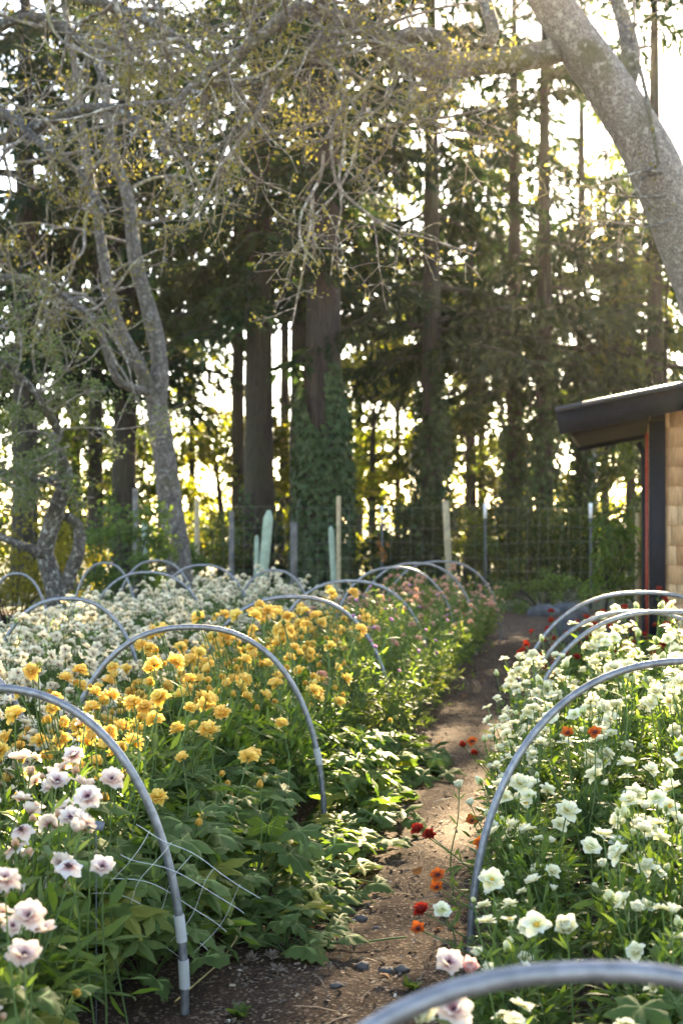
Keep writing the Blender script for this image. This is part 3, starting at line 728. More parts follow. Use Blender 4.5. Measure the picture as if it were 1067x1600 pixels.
single('blush_anemone', 'blurred pink-white bloom below the big white daisy', 'blush', 38, 1488, 2.7, which=2, face=(.2, -.5, 1))
single('blush_anemone', 'peach-tinted bloom at the far edge beside buds', 'blush', 8, 1370, 2.9, which=0, face=(.2, -.3, 1))
single('blush_anemone', 'pale cup bloom on a tall stem above the net', 'blush', 118, 1295, 3.45, which=4, face=(.3, -.2, 1))
for (px, py, Y, kd, wh, lab) in ((652, 1291, 4.9, 'red', 1, 'dark red bloom leaning over the path, beside its twin'), (671, 1299, 4.85, 'red', 2, 'crimson double bloom over the path just left of tall hoop'),
        (684, 1362, 4.4, 'orange', 0, 'orange bloom with dark eye hanging over the path'), (683, 1381, 4.38, 'orange', 1, 'lower orange bloom under the dark-eyed one'),
        (658, 1417, 4.2, 'red', 1, 'small red bloom low at path edge near the white one'), (654, 1446, 4.1, 'orange', 1, 'lowest orange bloom at the path edge'),
        (751, 1312, 4.7, 'orange', 0, 'orange bloom just inside the tall path hoop'), (738, 1277, 4.95, 'orange', 1, 'small orange bloom behind the tall path hoop'),
        (724, 1161, 6.3, 'red', 0, 'rusty red bud bloom above the path edge'), (738, 1153, 6.3, 'orange', 0, 'rust orange bloom highest at the path edge'), (742, 1174, 6.3, 'red', 0, 'tiny red bloom under the rust pair'),
        (887, 1140, 4.75, 'orange', 1, 'brick orange bloom among the white bed, near the buds'), (929, 1139, 4.8, 'orange', 0, 'star shaped brick orange bloom in the white bed')):
    single(kd + '_ranunculus', lab, kd, px, py, Y, base=(max(GX(px, Y), bedR(Y)[0] - .08) + .04, Y + .08), which=wh, face=(-.3, -.6, 1), scale=.76, leaves=fea[0] if px < 760 else None)
for (px, py, Y, kd, wh, sc, lab) in ((767, 1371, 3.7, 'white', 0, 1.05, 'big white bloom with yellow eye low inside the tall hoop'), (700, 1500, 3.1, 'blush', 2, 1.0, 'pale pink bloom at path edge above blurred hoop'),
        (734, 1512, 3.05, 'pink', 0, .75, 'round rose pink bloom above the blurred hoop'), (708, 1575, 2.6, 'blush', 1, 1.1, 'pale pink bloom under the blurred hoop, right one'), (655, 1587, 2.5, 'white', 2, 1.0, 'cream white bloom below the blurred hoop'),
        (885, 1450, 3.35, 'white', 2, 1.15, 'large creamy double bloom low in the white bed'), (838, 1440, 3.4, 'white', 4, 1.05, 'white bloom with brown cone beside the creamy double'),
        (690, 1417, 4.0, 'white', 1, .85, 'small white bloom over the path edge by red blooms'), (885, 1262, 4.4, 'white', 3, 1.0, 'flat white bloom with yellow eye near centre of white bed'),
        (1018, 1290, 4.1, 'white', 0, 1.0, 'frilly white bloom far into the white bed'), (1045, 1255, 4.3, 'white', 4, 1.0, 'white bloom high at the picture edge'), (812, 1220, 4.6, 'white', 3, 1.0, 'white bloom with orange eye close to hoop bend'),
        (922, 1318, 4.0, 'white', 1, .95, 'nodding white bloom above the lobed leaves'), (717, 1225, 5.2, 'white', 5, 1.0, 'round creamy bloom over the path just left of hoop')):
    single(kd + '_ranunculus', lab, kd, px, py, Y, which=wh, face=(R.uniform(-.3, .3), -.7, 1), scale=sc)

# ------------------------------------------------------------------ hoops
def hoop(label, xl, xr, Y, H, dY=0., rad=.0122, group='pipe hoops over the flower beds', clips=()):
    c = Vector(((xl + xr) / 2, Y, 0)); a = (xr - xl) / 2
    root = thing('pipe_hoop', label, 'hoop', c, 0, group)
    nb = NB(); pts = []; n = 48; e = 2 / 2.35
    for i in range(n + 1):
        th = math.pi * i / n
        cx, sx = math.cos(th), math.sin(th)
        x = -a * math.copysign(abs(cx) ** e, cx); z = (H + .04) * abs(sx) ** e - .03
        pts.append((x, dY * x / a + .012 * math.sin(3 * th + Y), z))
    tube(nb, pts, rad, 14, 0, True)
    nb.build('pipe', M['galv'], root)
    for zc, ln, side in clips:
        nb = NB()
        zz = [p for p in pts if (p[0] > 0) == (side > 0)]
        zz.sort(key=lambda p: p[2]); b = [np.interp(q, [p[2] for p in zz], [p[k] for p in zz]) if False else 0 for k in (0,) for q in (0,)]
        Z = [p[2] for p in zz]
        pp = [(np.interp(q, Z, [p[0] for p in zz]), np.interp(q, Z, [p[1] for p in zz]), q) for q in np.linspace(zc - ln / 2, zc + ln / 2, 5)]
        tube(nb, pp, rad + .0035, 14, 0, True); nb.build('clip', M['clip'], root)
    return root
for i, (Y, xl, xr, H) in enumerate(((3.97, -1.56, -.44, .905), (6.18, -1.23, -.074, .90), (8.5, -.90, .31, .895), (10.6, -.55, .68, .89), (13.0, -.10, 1.07, .90), (14.3, .12, 1.36, .895), (15.6, .42, 1.75, .87))):
    what = ['between blush and yellow flowers, with two white clips', 'rising out of the yellow flowers, one clip low', 'over the rear yellow flowers', 'over the wispy green plants', 'over the first peach flowers', 'over the middle peach flowers', 'at the end of the peach flowers by the fence'][i]
    hoop('grey metal pipe hoop, %s, %s' % (ORD[i], what), xl, xr, Y, H, dY=.03, clips=[(.235, .075, 1), (.105, .08, 1)] if i == 0 else [(.34, .07, 1)] if i == 1 else ())
for i, (Y, c, hw, H, lab) in enumerate(((6.0, -1.85, .60, .87, 'lowest at the picture edge'), (8.4, -1.62, .48, .89, 'over its front flowers'), (12.2, -1.66, .56, .89, 'over its middle flowers'), (13.65, -1.33, .50, .90, 'behind its middle flowers'), (13.9, -.66, .40, .84, 'at its end beside the ivy trunk'))):
    hoop('metal pipe hoop %s' % lab, c - hw, c + hw, Y, H)
for (Y, c, hw, H, lab) in ((14.2, -2.36, .34, .90, 'right of the apple trunk'), (15.0, -1.95, .45, .90, 'behind the pale bed, small and far'), (12.2, -2.78, .30, .88, 'left of the apple trunk')):
    hoop('thin metal hoop over bare ground %s' % lab, c - hw, c + hw, Y, H)
hoop('blurred metal pipe hoop crossing the bottom corner nearest the camera', -.276, .804, 1.60, .875, .03)
hoop('tall metal pipe hoop rising beside the path over white flowers', .40, 1.88, 4.70, .905, .25)
hoop('metal hoop in front of the red flowers, first of the rear three', .93, 2.40, 7.35, .885, .05)
hoop('metal hoop among the red flowers, middle of the rear three', .99, 2.32, 8.0, .84, .05)
hoop('metal hoop by the shed, last of the rear three', 1.05, 2.65, 8.75, .905, .05)

# ------------------------------------------------------------------ net on the nearest hoop
def net():
    nb = NB()
    o = P(262, 1390, 4.02)
    U = Vector((.066, .01, -.040)); Wd = Vector((-.040, .02, -.066))
    def q(a, b):
        p = o + U * a + Wd * b
        return np.array(p) + np.array([.006 * math.sin(a * 1.3 + b), .03 * math.sin(b * .9 + a * .5), .007 * math.cos(a + b * 1.7) - .005 * a * a])
    for a in np.arange(-2, 3):
        tube(nb, [q(a + .10 * math.sin(b * 1.6 + a), b) for b in np.linspace(-2.0, 2.0 - .2 * abs(a), 16)], .0007, 4)
    for b in np.arange(-2, 3):
        tube(nb, [q(a, b + .10 * math.sin(a * 1.9 + b)) for a in np.linspace(-2.5, 2.4 - .15 * b, 18)], .0007, 4)
    tag(nb.build('trellis_net', M['net']), 'loose white square-mesh twine net hanging from nearest hoop', 'net')
net()
# grey plant tag
nb = NB(); p = P(150, 1283, 3.75); box(nb, (-.022, -.002, -.012), (.022, .002, .012), 0, Matrix.Translation(p) @ Matrix.Rotation(.15, 4, 'Y') @ Matrix.Rotation(-.5, 4, 'X'))
tg = thing('plant_tag', 'small grey plant label among the blush flowers', 'label'); nb.build('tag_plate', M['label_grey'], tg)
nb = NB(); tube(nb, [(p.x, p.y + .01, 0), (p.x, p.y + .008, p.z)], .0014, 5); nb.build('tag_stake', M['label_grey'], tg)

# ------------------------------------------------------------------ fallen leaf, pebbles, straws, seed heads
Y0 = 4.6
lf = thing('fallen_leaf', 'cut leaf on a long green stalk lying across the path', 'leaf', (GX(515, Y0), Y0, gz(GX(515, Y0), Y0) + .012))
nb = NB(); V, tri, quad, T = lobed_leaf(3, 3, .4)
m = np.array(Matrix.Rotation(math.pi, 3, 'Z')); nb.add(V * .05 @ m.T * np.array([1, 1, .5]), quad, 0, T); nb.l.append(tri.ravel()); nb.s.append(np.full(len(tri), 3)); nb.m.append(np.zeros(len(tri), int))
nb.build('leaf_blade', M['broad_light'], lf)
nb = NB(); tube(nb, [(0, 0, .002), (.10, -.005, .004), (.18, .02, .008), (.25, .05, .006)], .0035, 6); nb.build('leaf_stalk', M['stem'], lf)

def rock(name, label, cat, loc, s, mat, seed, group=None, flat=.6):
    bmv = []; nb = NB(); n, rr = 12, 8
    for a in range(rr + 1):
        th = math.pi * a / rr
        for b in range(n):
            q = 6.283 * b / n; d = Vector((math.sin(th) * math.cos(q), math.sin(th) * math.sin(q), math.cos(th)))
            k = 1 + .35 * noise.noise(d * 1.4 + Vector((seed * 3.7, 0, 0))) + .12 * noise.noise(d * 4 + Vector((seed, 5, 0)))
            bmv.append((d.x * s[0] * k, d.y * s[1] * k, d.z * s[2] * k))
    Q = [[a * n + b, (a + 1) * n + b, (a + 1) * n + (b + 1) % n, a * n + (b + 1) % n] for a in range(rr) for b in range(n)]
    nb.add(np.array(bmv), np.array(Q)); o = nb.build(name, mat); o.location = loc
    return tag(o, label, cat, group)
for i, (px, py, s, lab) in enumerate(((563, 1422, .022, 'grey stone on the path beside the leafy bed'), (548, 1413, .014, 'small dark stone left of the grey path stone'), (527, 1440, .012, 'tiny pebble just above the fallen leaf'),
        (566, 1508, .020, 'stone below the fallen leaf stalk'), (605, 1516, .018, 'flat pebble in the lower path, middle one'), (628, 1517, .022, 'tan pebble in the lower path near white flowers'), (525, 1545, .016, 'pale pebble at the foot of the path'), (588, 1440, .010, 'little pebble right of the grey path stone'))):
    Y = CAMZ * F / (py - CY); x = GX(px, Y)
    rock('pebble', lab, 'pebble', (x, Y, gz(x, Y) + s * .2), (s * 1.2, s, s * .6), M['pebble'], i + 3, 'stones on the path')
rock('rock', 'grey boulder at the far end of the path', 'rock', (2.75, 19.4, .05), (.22, .16, .11), M['rock'], 1)
rock('rock', 'low grey stone behind the path boulder', 'rock', (3.15, 20.0, .05), (.3, .2, .1), M['rock'], 2)
rock('rock', 'grey boulder beside the peach sapling by the shed', 'rock', (2.52, 15.4, .1), (.2, .2, .22), M['rock'], 5)
rock('rock', 'flat grey stone at the shed corner', 'rock', (2.95, 15.2, .1), (.2, .2, .2), M['rock'], 6)
nb = NB(); a = P(395, 1445, 4.8); b = P(345, 1505, 4.4); tube(nb, [(a.x, a.y, gz(a.x, a.y) + .10), ((a.x + b.x) / 2, 4.5, .05), (b.x, b.y, .015), (b.x - .1, 4.05, .012)], .003, 5)
tag(nb.build('straw', M['straw']), 'golden dry straw leaning out of the bed to the path', 'straw')
for i, (px, py) in enumerate(((395, 1503), (425, 1500), (432, 1523))):
    Y = CAMZ * F / (py - CY); x = GX(px, Y)
    nb = NB(); K = 26; D = np.stack([RG.normal(size=K), RG.normal(size=K), abs(RG.normal(size=K))], -1)
    place(nb, NEED_V, NEED_F, frames(D), np.zeros((K, 3)), .03)
    o = nb.build('dry_flower_head', M['dry_bloom']); o.location = (x, Y, gz(x, Y) + .012)
    tag(o, ['withered flower head on soil, leftmost beside the straw', 'withered flower head on soil, upper of the pair', 'withered flower head on soil, lower of the pair'][i], 'flower head')
def weed(px, py, s, lab):
    Y = CAMZ * F / (py - CY); x = GX(px, Y); nb = NB(); K = 16
    D = np.stack([RG.normal(size=K), RG.normal(size=K), RG.uniform(.2, 1.3, K)], -1)
    place(nb, LEAF_V, LEAF_F, frames(D), np.zeros((K, 3)), s * RG.uniform(.5, 1.1, K), 0, LEAF_T)
    o = nb.build('weed', M['weed']); o.location = (x, Y, gz(x, Y)); tag(o, lab, 'weed', 'weeds on the path')
weed(375, 1580, .05, 'tiny green weed at the foot of the path'); weed(640, 1545, .05, 'green weed tuft by the pink path blooms'); weed(470, 1452, .03, 'seedling on bare soil right of the nearest hoop'); weed(560, 1395, .05, 'weed under the leafy bed edge'); weed(648, 1300, .03, 'seedling below the red blooms')

# ------------------------------------------------------------------ trees
def trunk_tube(nb, pts, rad, n=24, sides=12, wob=.06, seed=0):
    pl = spline(pts, n); rr = np.interp(np.linspace(0, 1, n), np.linspace(0, 1, len(rad)), rad)
    V, Q = tube_arr(pl, rr, sides)
    C = np.repeat(pl, sides, 0); d = V - C
    k = np.array([1 + wob * noise.noise(Vector(v) * 2.2 + Vector((seed, 0, 0))) * 2 for v in V])
    nb.add(C + d * k[:, None], Q)
    return pl, rr
def conifer(label, px, Y, dia, H, z0, L0, nbr=46, ivy_top=0, ivy_n=1600, seed=1, lean=0., mat='conifer', bark='bark_con', dens=1., flare=1.25, droop=.22, name='conifer_tree', twigl=.30, azc=None, gap=None):
    X = GX(px, Y); r = np.random.default_rng(seed)
    root = thing(name, label, 'tree', (X, Y, -.05))
    nb = NB()
    pts = [(0, 0, 0), (0, 0, .5), (lean * .2, 0, H * .25), (lean * .5, 0, H * .5), (lean, 0, H)]
    pl, rr = trunk_tube(nb, pts, [dia / 2 * flare, dia / 2 * 1.05, dia / 2 * .9, dia / 2 * .7, .02], 26, 14, .06, seed)
    nb.build('trunk', M[bark], root)
    bb = NB(); nd = NB()
    nbr = int(nbr * 1.35)
    for i in range(nbr):
        f = (i + r.random()) / nbr; z = z0 + (H - z0) * f ** 1.08
        if gap and gap[0] < z < gap[1] and r.random() < gap[2]: continue
        az = r.random() * 6.283
        if azc is not None and r.random() < azc[1]: az = azc[0] + r.normal() * .6
        L = L0 * (1 - .72 * f ** 1.3) * r.uniform(.5, 1.12)
        n = max(5, int(L / .14)); s = np.linspace(0, 1, n)
        a = np.array([math.cos(az), math.sin(az), 0]); side = np.array([-a[1], a[0], 0])
        base = np.array([lean * (z / H), 0, z]); up = r.uniform(-.05, .16)
        dr = droop * r.uniform(.5, 1.6)
        curve = base + a * (L * s)[:, None] + np.array([0, 0, 1.]) * (L * (up * s - dr * s * s))[:, None] + side * (L * .1 * r.normal() * s * s)[:, None]
        tube(bb, curve, np.linspace(.028, .006, n) * (L / 2.5 + .35), 4)
        if r.random() < .08: continue
        pos = []; D = []
        for j in range(1, n):
            if s[j] < .14: continue
            if r.random() > .9 * dens: continue
            for sg in (-1, 1):
                tl = (twigl + .10 * L) * (1 - .55 * s[j]) * r.uniform(.6, 1.25); k = max(2, int(tl / .045))
                d = a * r.uniform(.35, .8) + side * sg * r.uniform(.5, 1.) + np.array([0, 0, r.normal() * .12 - .10])
                q = np.linspace(.08, 1, k)
                pp = curve[j] + d * (tl * q)[:, None] + np.array([0, 0, -1.]) * (tl * .45 * q * q)[:, None]
                dd = d[None] + np.array([0, 0, -1.])[None] * (.9 * q)[:, None] + r.normal(size=(k, 3)) * .45
                pos.append(pp); D.append(dd)
        if pos:
            pos = np.concatenate(pos); D = np.concatenate(D)
            place(nd, NEED_V, NEED_F, frames(D, jit=.8), pos, r.uniform(.14, .31, len(pos)) * (1 + max(0, Y - 26) * .03))
    bb.build('branches', M[bark], root)
    nd.build('crown', M[mat], root, smooth=False)
    if ivy_top: ivy(root, pl, rr, ivy_top, ivy_n, r)
    return root
def ivy(root, pl, rr, top, n, r, size=.12, thick=.19):
    nb = NB()
    z = top * r.random(n) ** 1.05
    az = r.random(n) * 6.283
    cx = np.interp(z, pl[:, 2], pl[:, 0]); cy = np.interp(z, pl[:, 2], pl[:, 1]); rad = np.interp(z, pl[:, 2], rr)
    ph = np.sin(az * 3 + z * 1.3) * .5 + .5
    keep = z < top * (.72 + .28 * ph)
    out = thick * (.35 + r.random(n) * .8) * (1 - .55 * (z / top)) + .02
    A = np.stack([np.cos(az), np.sin(az), np.zeros(n)], -1)
    pos = np.stack([cx, cy, z], -1) + A * (rad + out)[:, None]
    D = np.array([0, 0, -1.])[None] + r.normal(size=(n, 3)) * .45 + A * .35
    Nn = A + r.normal(size=(n, 3)) * .35 + np.array([0, 0, .35])
    place(nb, IVY_V, IVY_F, frames(D, Nn)[keep], pos[keep], (size * r.uniform(.6, 1.15, n))[keep], 0, IVY_T)
    nb.build('ivy', M['ivy'], root)
def leaf_cloud(nb, C, Rv, n, size, r, tv=LEAF_V, tf=LEAF_F, tt=LEAF_T, squash=.75):
    C = np.asarray(C, float)
    d = r.normal(size=(n, 3)); d /= np.linalg.norm(d, axis=1)[:, None]
    pos = C + d * (Rv * r.random(n) ** .45)[:, None] * np.array([1, 1, squash])
    place(nb, tv, tf, rand_rot(n), pos, size * r.uniform(.6, 1.2, n), 0, tt)
def broadleaf(label, px, Y, H, wdt, base_h, mat, seed, nclump=46, nleaf=90, size=.17, dia=.16, name='broadleaf_tree', bark='bark_con', clump=.55):
    r = np.random.default_rng(seed); X = GX(px, Y)
    root = thing(name, label, 'tree', (X, Y, -.05))
    nb = NB(); tr = trunk_tube(nb, [(0, 0, 0), (.05 * r.normal(), 0, H * .4), (.15 * r.normal(), 0, H * .9)], [dia / 2 * 1.3, dia / 2, dia * .12], 16, 8, .05, seed)[0]
    nb.build('trunk', M[bark], root)
    br = NB(); nd = NB()
    for i in range(nclump):
        f = r.random(); z = base_h + (H - base_h) * f
        rad = wdt * math.sin(math.pi * min(.97, .12 + .82 * f)) ** .7 * r.random() ** .5
        az = r.random() * 6.283; c = np.array([rad * math.cos(az), rad * math.sin(az), z])
        zz = max(.3, z - rad * .5); b0 = np.array([np.interp(zz, tr[:, 2], tr[:, 0]), 0, min(zz, H * .88)])
        tube(br, spline([b0, (b0 + c) / 2 + r.normal(size=3) * .12, c], 6), np.linspace(.03, .008, 6) * (wdt / 2), 4)
        leaf_cloud(nd, c, clump * r.uniform(.6, 1.25) * wdt / 2.2, int(nleaf * 1.2 * r.uniform(.5, 1.3)), size, r)
    br.build('limbs', M[bark], root); nd.build('crown', M[mat], root, smooth=False)
    return root
def shrub(name, label, px, Y, wdt, H, mat, seed, n=30, nleaf=60, size=.07, stems=7, depth=None, cat='shrub', leafv=None, base=.0):
    r = np.random.default_rng(seed); X = GX(px, Y); root = thing(name, label, cat, (X, Y, 0))
    st = NB(); nd = NB(); depth = depth or wdt * .6
    for i in range(n):
        a = r.random() * 6.283; q = r.random() ** .5; h = base + (H - base) * r.random() ** .8 * (1 - .35 * q * q)
        c = np.array([wdt / 2 * q * math.cos(a), depth / 2 * q * math.sin(a), h])
        if i < stems * 2: tube(st, spline([(c[0] * .15, c[1] * .15, 0), (c[0] * .5, c[1] * .5, h * .6), c], 7), np.linspace(.014, .004, 7), 5)
        leaf_cloud(nd, c, min(wdt, H) * .2 * r.uniform(.6, 1.3), int(nleaf * r.uniform(.6, 1.3)), size, r, *(leafv or (LEAF_V, LEAF_F, LEAF_T)))
    st.build('stems', M['bark_con'], root); nd.build('foliage', M[mat], root, smooth=False)
    return root
IV = (IVY_V, IVY_F, IVY_T)

# the main row of conifers behind the fence
conifer('tall dark conifer with bare mossy trunk, left of the ivy-clad trunk', 405, 24, .52, 15, 4.6, 2.7, 52, 1.9, 700, 21, droop=.3)
conifer('massive reddish conifer trunk wrapped in ivy at centre of the row', 505, 23, .66, 16, 5.0, 2.6, 56, 3.9, 5200, 22, bark='bark_red', droop=.3)
conifer('slimmer conifer trunk close behind the ivy-wrapped trunk', 468, 26, .38, 14, 5.4, 2.2, 36, 0, 0, 23)
conifer('dark conifer with dense crown right of the ivy-wrapped trunk', 674, 25, .38, 14.5, 4.2, 3.3, 74, 4.4, 2200, 24, droop=.25, dens=1.1, twigl=.42, gap=(5.6, 8.2, .65))
conifer('ivy-covered conifer, left one of the pair near the shed roof', 803, 28, .34, 14, 3.6, 2.5, 46, 4.8, 1900, 25, gap=(6.8, 8.8, .5))
conifer('ivy-covered conifer, right one of the pair near the shed roof', 850, 27, .36, 14, 3.8, 2.6, 50, 4.8, 1900, 26, gap=(6.6, 8.9, .9))
conifer('slim ivy-covered conifer just left of the shed eave', 908, 30, .30, 13, 3.4, 2.2, 44, 4.4, 1500, 27, gap=(7.4, 9.9, .88))
conifer('dark conifer towering behind the shed', 1022, 27, .38, 15, 3.2, 2.8, 64, 4.0, 1500, 28, twigl=.4, gap=(7.9, 10.2, .92))
conifer('dark conifer trunk behind the twin grey tree', 195, 27, .48, 14, 4.0, 3.0, 50, 2.0, 500, 29, droop=.3)
conifer('broad dark conifer at the left edge of the row', 40, 26, .5, 15, 3.8, 3.6, 66, 0, 0, 30, dens=1.1)
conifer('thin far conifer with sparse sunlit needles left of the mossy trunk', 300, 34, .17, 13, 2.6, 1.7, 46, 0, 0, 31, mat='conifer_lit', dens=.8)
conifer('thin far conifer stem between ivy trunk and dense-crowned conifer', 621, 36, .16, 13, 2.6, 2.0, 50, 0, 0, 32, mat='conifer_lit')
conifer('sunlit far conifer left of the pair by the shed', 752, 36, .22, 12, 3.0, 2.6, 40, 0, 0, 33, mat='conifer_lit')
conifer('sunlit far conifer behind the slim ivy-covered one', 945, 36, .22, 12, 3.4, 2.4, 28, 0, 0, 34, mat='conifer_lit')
conifer('far dark conifer showing between twin tree and mossy trunk', 255, 38, .30, 15, 5.5, 2.6, 46, 0, 0, 35)
conifer('far dark conifer behind the left edge branches', 118, 36, .3, 15, 3.0, 2.8, 54, 0, 0, 36)
conifer('far conifer showing beside the centre ivy trunk', 560, 38, .24, 11.5, 4.5, 2.3, 46, 0, 0, 37)

conifer('dark broad conifer far behind the gap between mossy trunk and ivy trunk', 445, 34, .26, 14, 6.5, 2.8, 46, 0, 0, 66)
conifer('dark conifer far behind the mossy trunk, seen above the pale bed', 372, 31, .3, 15, 6.0, 3.2, 50, 0, 0, 61, dens=1.1)
conifer('dark conifer far left, seen above the twin grey tree', 150, 30, .34, 15, 5.6, 3.4, 56, 0, 0, 62, dens=1.1)
conifer('far dark conifer between the dense-crowned conifer and the ivy pair', 735, 33, .28, 11.5, 5.2, 3.0, 50, 0, 0, 63)
conifer('far dark conifer deep at the shed side of the wood', 985, 40, .3, 12, 2.5, 3.0, 46, 0, 0, 64)
# leafy sunlit trees further back
broadleaf('yellow-green sunlit tree right of the ivy-wrapped trunk', 585, 33, 5.4, 1.7, 1.2, 'decid', 41, 44, 80)
broadleaf('yellow-green low tree left of the mossy trunk', 345, 32, 3.4, 1.5, .5, 'decid', 42, 40, 80)
broadleaf('bright leafy tree between the mossy trunk and ivy trunk', 442, 33, 3.6, .9, .4, 'decid', 43, 30, 70)
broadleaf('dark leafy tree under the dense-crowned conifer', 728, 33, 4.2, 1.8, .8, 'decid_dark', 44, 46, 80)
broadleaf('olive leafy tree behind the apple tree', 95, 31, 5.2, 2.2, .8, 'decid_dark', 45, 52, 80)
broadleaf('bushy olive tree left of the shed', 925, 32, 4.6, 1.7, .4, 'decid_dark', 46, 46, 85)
broadleaf('leafy tree rising behind the shed roof', 1040, 27, 6.4, 1.5, 2.0, 'decid_dark', 47, 36, 75)
broadleaf('sunlit leafy tree between the ivy-covered pair', 826, 34, 4.0, 1.2, .4, 'decid', 48, 30, 70)
broadleaf('low olive tree behind the twin grey tree', 215, 33, 3.6, 1.3, .5, 'decid_dark', 49, 34, 75)

# shrubs behind and before the fence
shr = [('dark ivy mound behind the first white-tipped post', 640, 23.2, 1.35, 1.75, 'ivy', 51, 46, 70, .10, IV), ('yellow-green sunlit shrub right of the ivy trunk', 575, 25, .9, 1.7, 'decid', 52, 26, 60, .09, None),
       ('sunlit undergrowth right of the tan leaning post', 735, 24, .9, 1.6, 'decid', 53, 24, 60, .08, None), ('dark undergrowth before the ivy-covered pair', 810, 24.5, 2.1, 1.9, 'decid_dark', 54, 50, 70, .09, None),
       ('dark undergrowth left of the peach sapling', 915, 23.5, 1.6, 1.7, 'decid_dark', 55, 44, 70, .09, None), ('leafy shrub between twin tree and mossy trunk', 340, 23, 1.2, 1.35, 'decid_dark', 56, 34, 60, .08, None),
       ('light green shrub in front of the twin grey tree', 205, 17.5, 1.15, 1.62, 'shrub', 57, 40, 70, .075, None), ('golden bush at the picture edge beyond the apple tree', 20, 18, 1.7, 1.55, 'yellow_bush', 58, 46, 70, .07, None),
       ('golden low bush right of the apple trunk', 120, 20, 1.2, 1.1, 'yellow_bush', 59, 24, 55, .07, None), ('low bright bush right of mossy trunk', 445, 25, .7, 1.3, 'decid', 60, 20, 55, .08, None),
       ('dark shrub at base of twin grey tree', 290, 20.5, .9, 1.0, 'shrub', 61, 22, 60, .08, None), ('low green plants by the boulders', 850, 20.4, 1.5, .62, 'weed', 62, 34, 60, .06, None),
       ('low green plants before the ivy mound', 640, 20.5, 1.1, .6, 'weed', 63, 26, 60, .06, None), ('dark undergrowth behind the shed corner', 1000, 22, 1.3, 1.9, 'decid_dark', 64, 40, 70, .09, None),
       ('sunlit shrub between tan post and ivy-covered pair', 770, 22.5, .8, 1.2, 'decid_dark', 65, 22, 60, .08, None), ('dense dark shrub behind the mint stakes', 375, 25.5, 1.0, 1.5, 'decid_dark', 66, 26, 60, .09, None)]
for (lab, px, Y, wd, H, mt, sd_, n, nl, sz, lv) in shr: shrub('garden_shrub' if mt != 'ivy' else 'ivy_mound', lab, px, Y, wd, H, mt, sd_, n, nl, sz, leafv=lv)
# far wood edge: reads as one mass
nb = NB(); r = np.random.default_rng(77)
for i in range(330):
    x = r.uniform(-17, 17); yv = r.uniform(40, 47); h = r.random() ** 1.1 * (3.0 + 1.2 * math.sin(x * .9) + .9 * math.sin(x * 2.3 + 1))
    leaf_cloud(nb, (x, yv, max(.15, h)), .6, 85, .17, r)
tag(nb.build('far_undergrowth', M['decid'], smooth=False), 'sunlit undergrowth along the far edge of the wood', 'undergrowth', kind='stuff')

# ------------------------------------------------------------------ twig growth
class Twigs:
    def __init__(self, seed): self.r = np.random.default_rng(seed); self.nb = NB(); self.buds = []; self.fine = NB()
    def branch(self, start, d, L, r0, level, curl=.35, grav=0., step=None, maxlev=3, kids=(7, 5, 4), budp=.6, decay=.5):
        r = self.r; n = max(5, int(L / (step or (.10 if level < 2 else .06)))); n = min(n, 26); st = L / n
        p = np.array(start, float); d = np.array(d, float); d /= np.linalg.norm(d); pts = [p.copy()]
        ax = r.normal(size=3); w_ = r.normal(size=3)
        for i in range(n):
            w_ = w_ * .6 + r.normal(size=3) * .8
            d = d + w_ * curl * .5 + np.array([0, 0, grav * (.25 + i / n)]); d /= np.linalg.norm(d)
            p = p + d * st; pts.append(p.copy())
        pts = np.array(pts); sides = 7 if r0 > .03 else 5 if r0 > .012 else 4
        tube(self.nb, pts, np.linspace(r0, max(.0022, r0 * .35), len(pts)), sides)
        if level < maxlev:
            k = kids[level] if level < len(kids) else 3
            for j in range(k):
                f = r.uniform(.22, 1.); i = min(len(pts) - 2, int(f * (len(pts) - 1)))
                t = pts[i + 1] - pts[i]; t /= np.linalg.norm(t)
                v = r.normal(size=3); v -= t * v.dot(t); v /= np.linalg.norm(v)
                nd = t * r.uniform(.2, .9) + v
                self.branch(pts[i], nd, L * decay * r.uniform(.55, 1.2) * (1.15 - .5 * f), max(.003, r0 * (1 - .6 * f) * .6), level + 1, curl * 1.15, grav, step, maxlev, kids, budp, decay)
        if level >= 2 or level == maxlev:
            for q in pts[2::2]:
                if r.random() < budp: self.buds.append(q)
            self.buds.append(pts[-1])
    def finish(self, root, bark, leafmat, leaf_name, nleaf=5, size=.035, spread=.03):
        self.nb.build('branches', M[bark], root)
        if self.buds:
            Bp = np.repeat(np.array(self.buds), nleaf, 0); K = len(Bp)
            nb = NB(); place(nb, LEAF_V, LEAF_F, rand_rot(K), Bp + self.r.normal(size=(K, 3)) * spread, size * self.r.uniform(.5, 1.2, K), 0, LEAF_T)
            nb.build(leaf_name, M[leafmat], root, smooth=False)
def pxline(l): return [np.array(P(x, y, Y)) for x, y, Y in l]
def limb(nb, l, w0, w1, n=22, sides=12, wob=.08, seed=0):
    pts = pxline(l); return trunk_tube(nb, pts, [w0, w1], n, sides, wob, seed)[0]

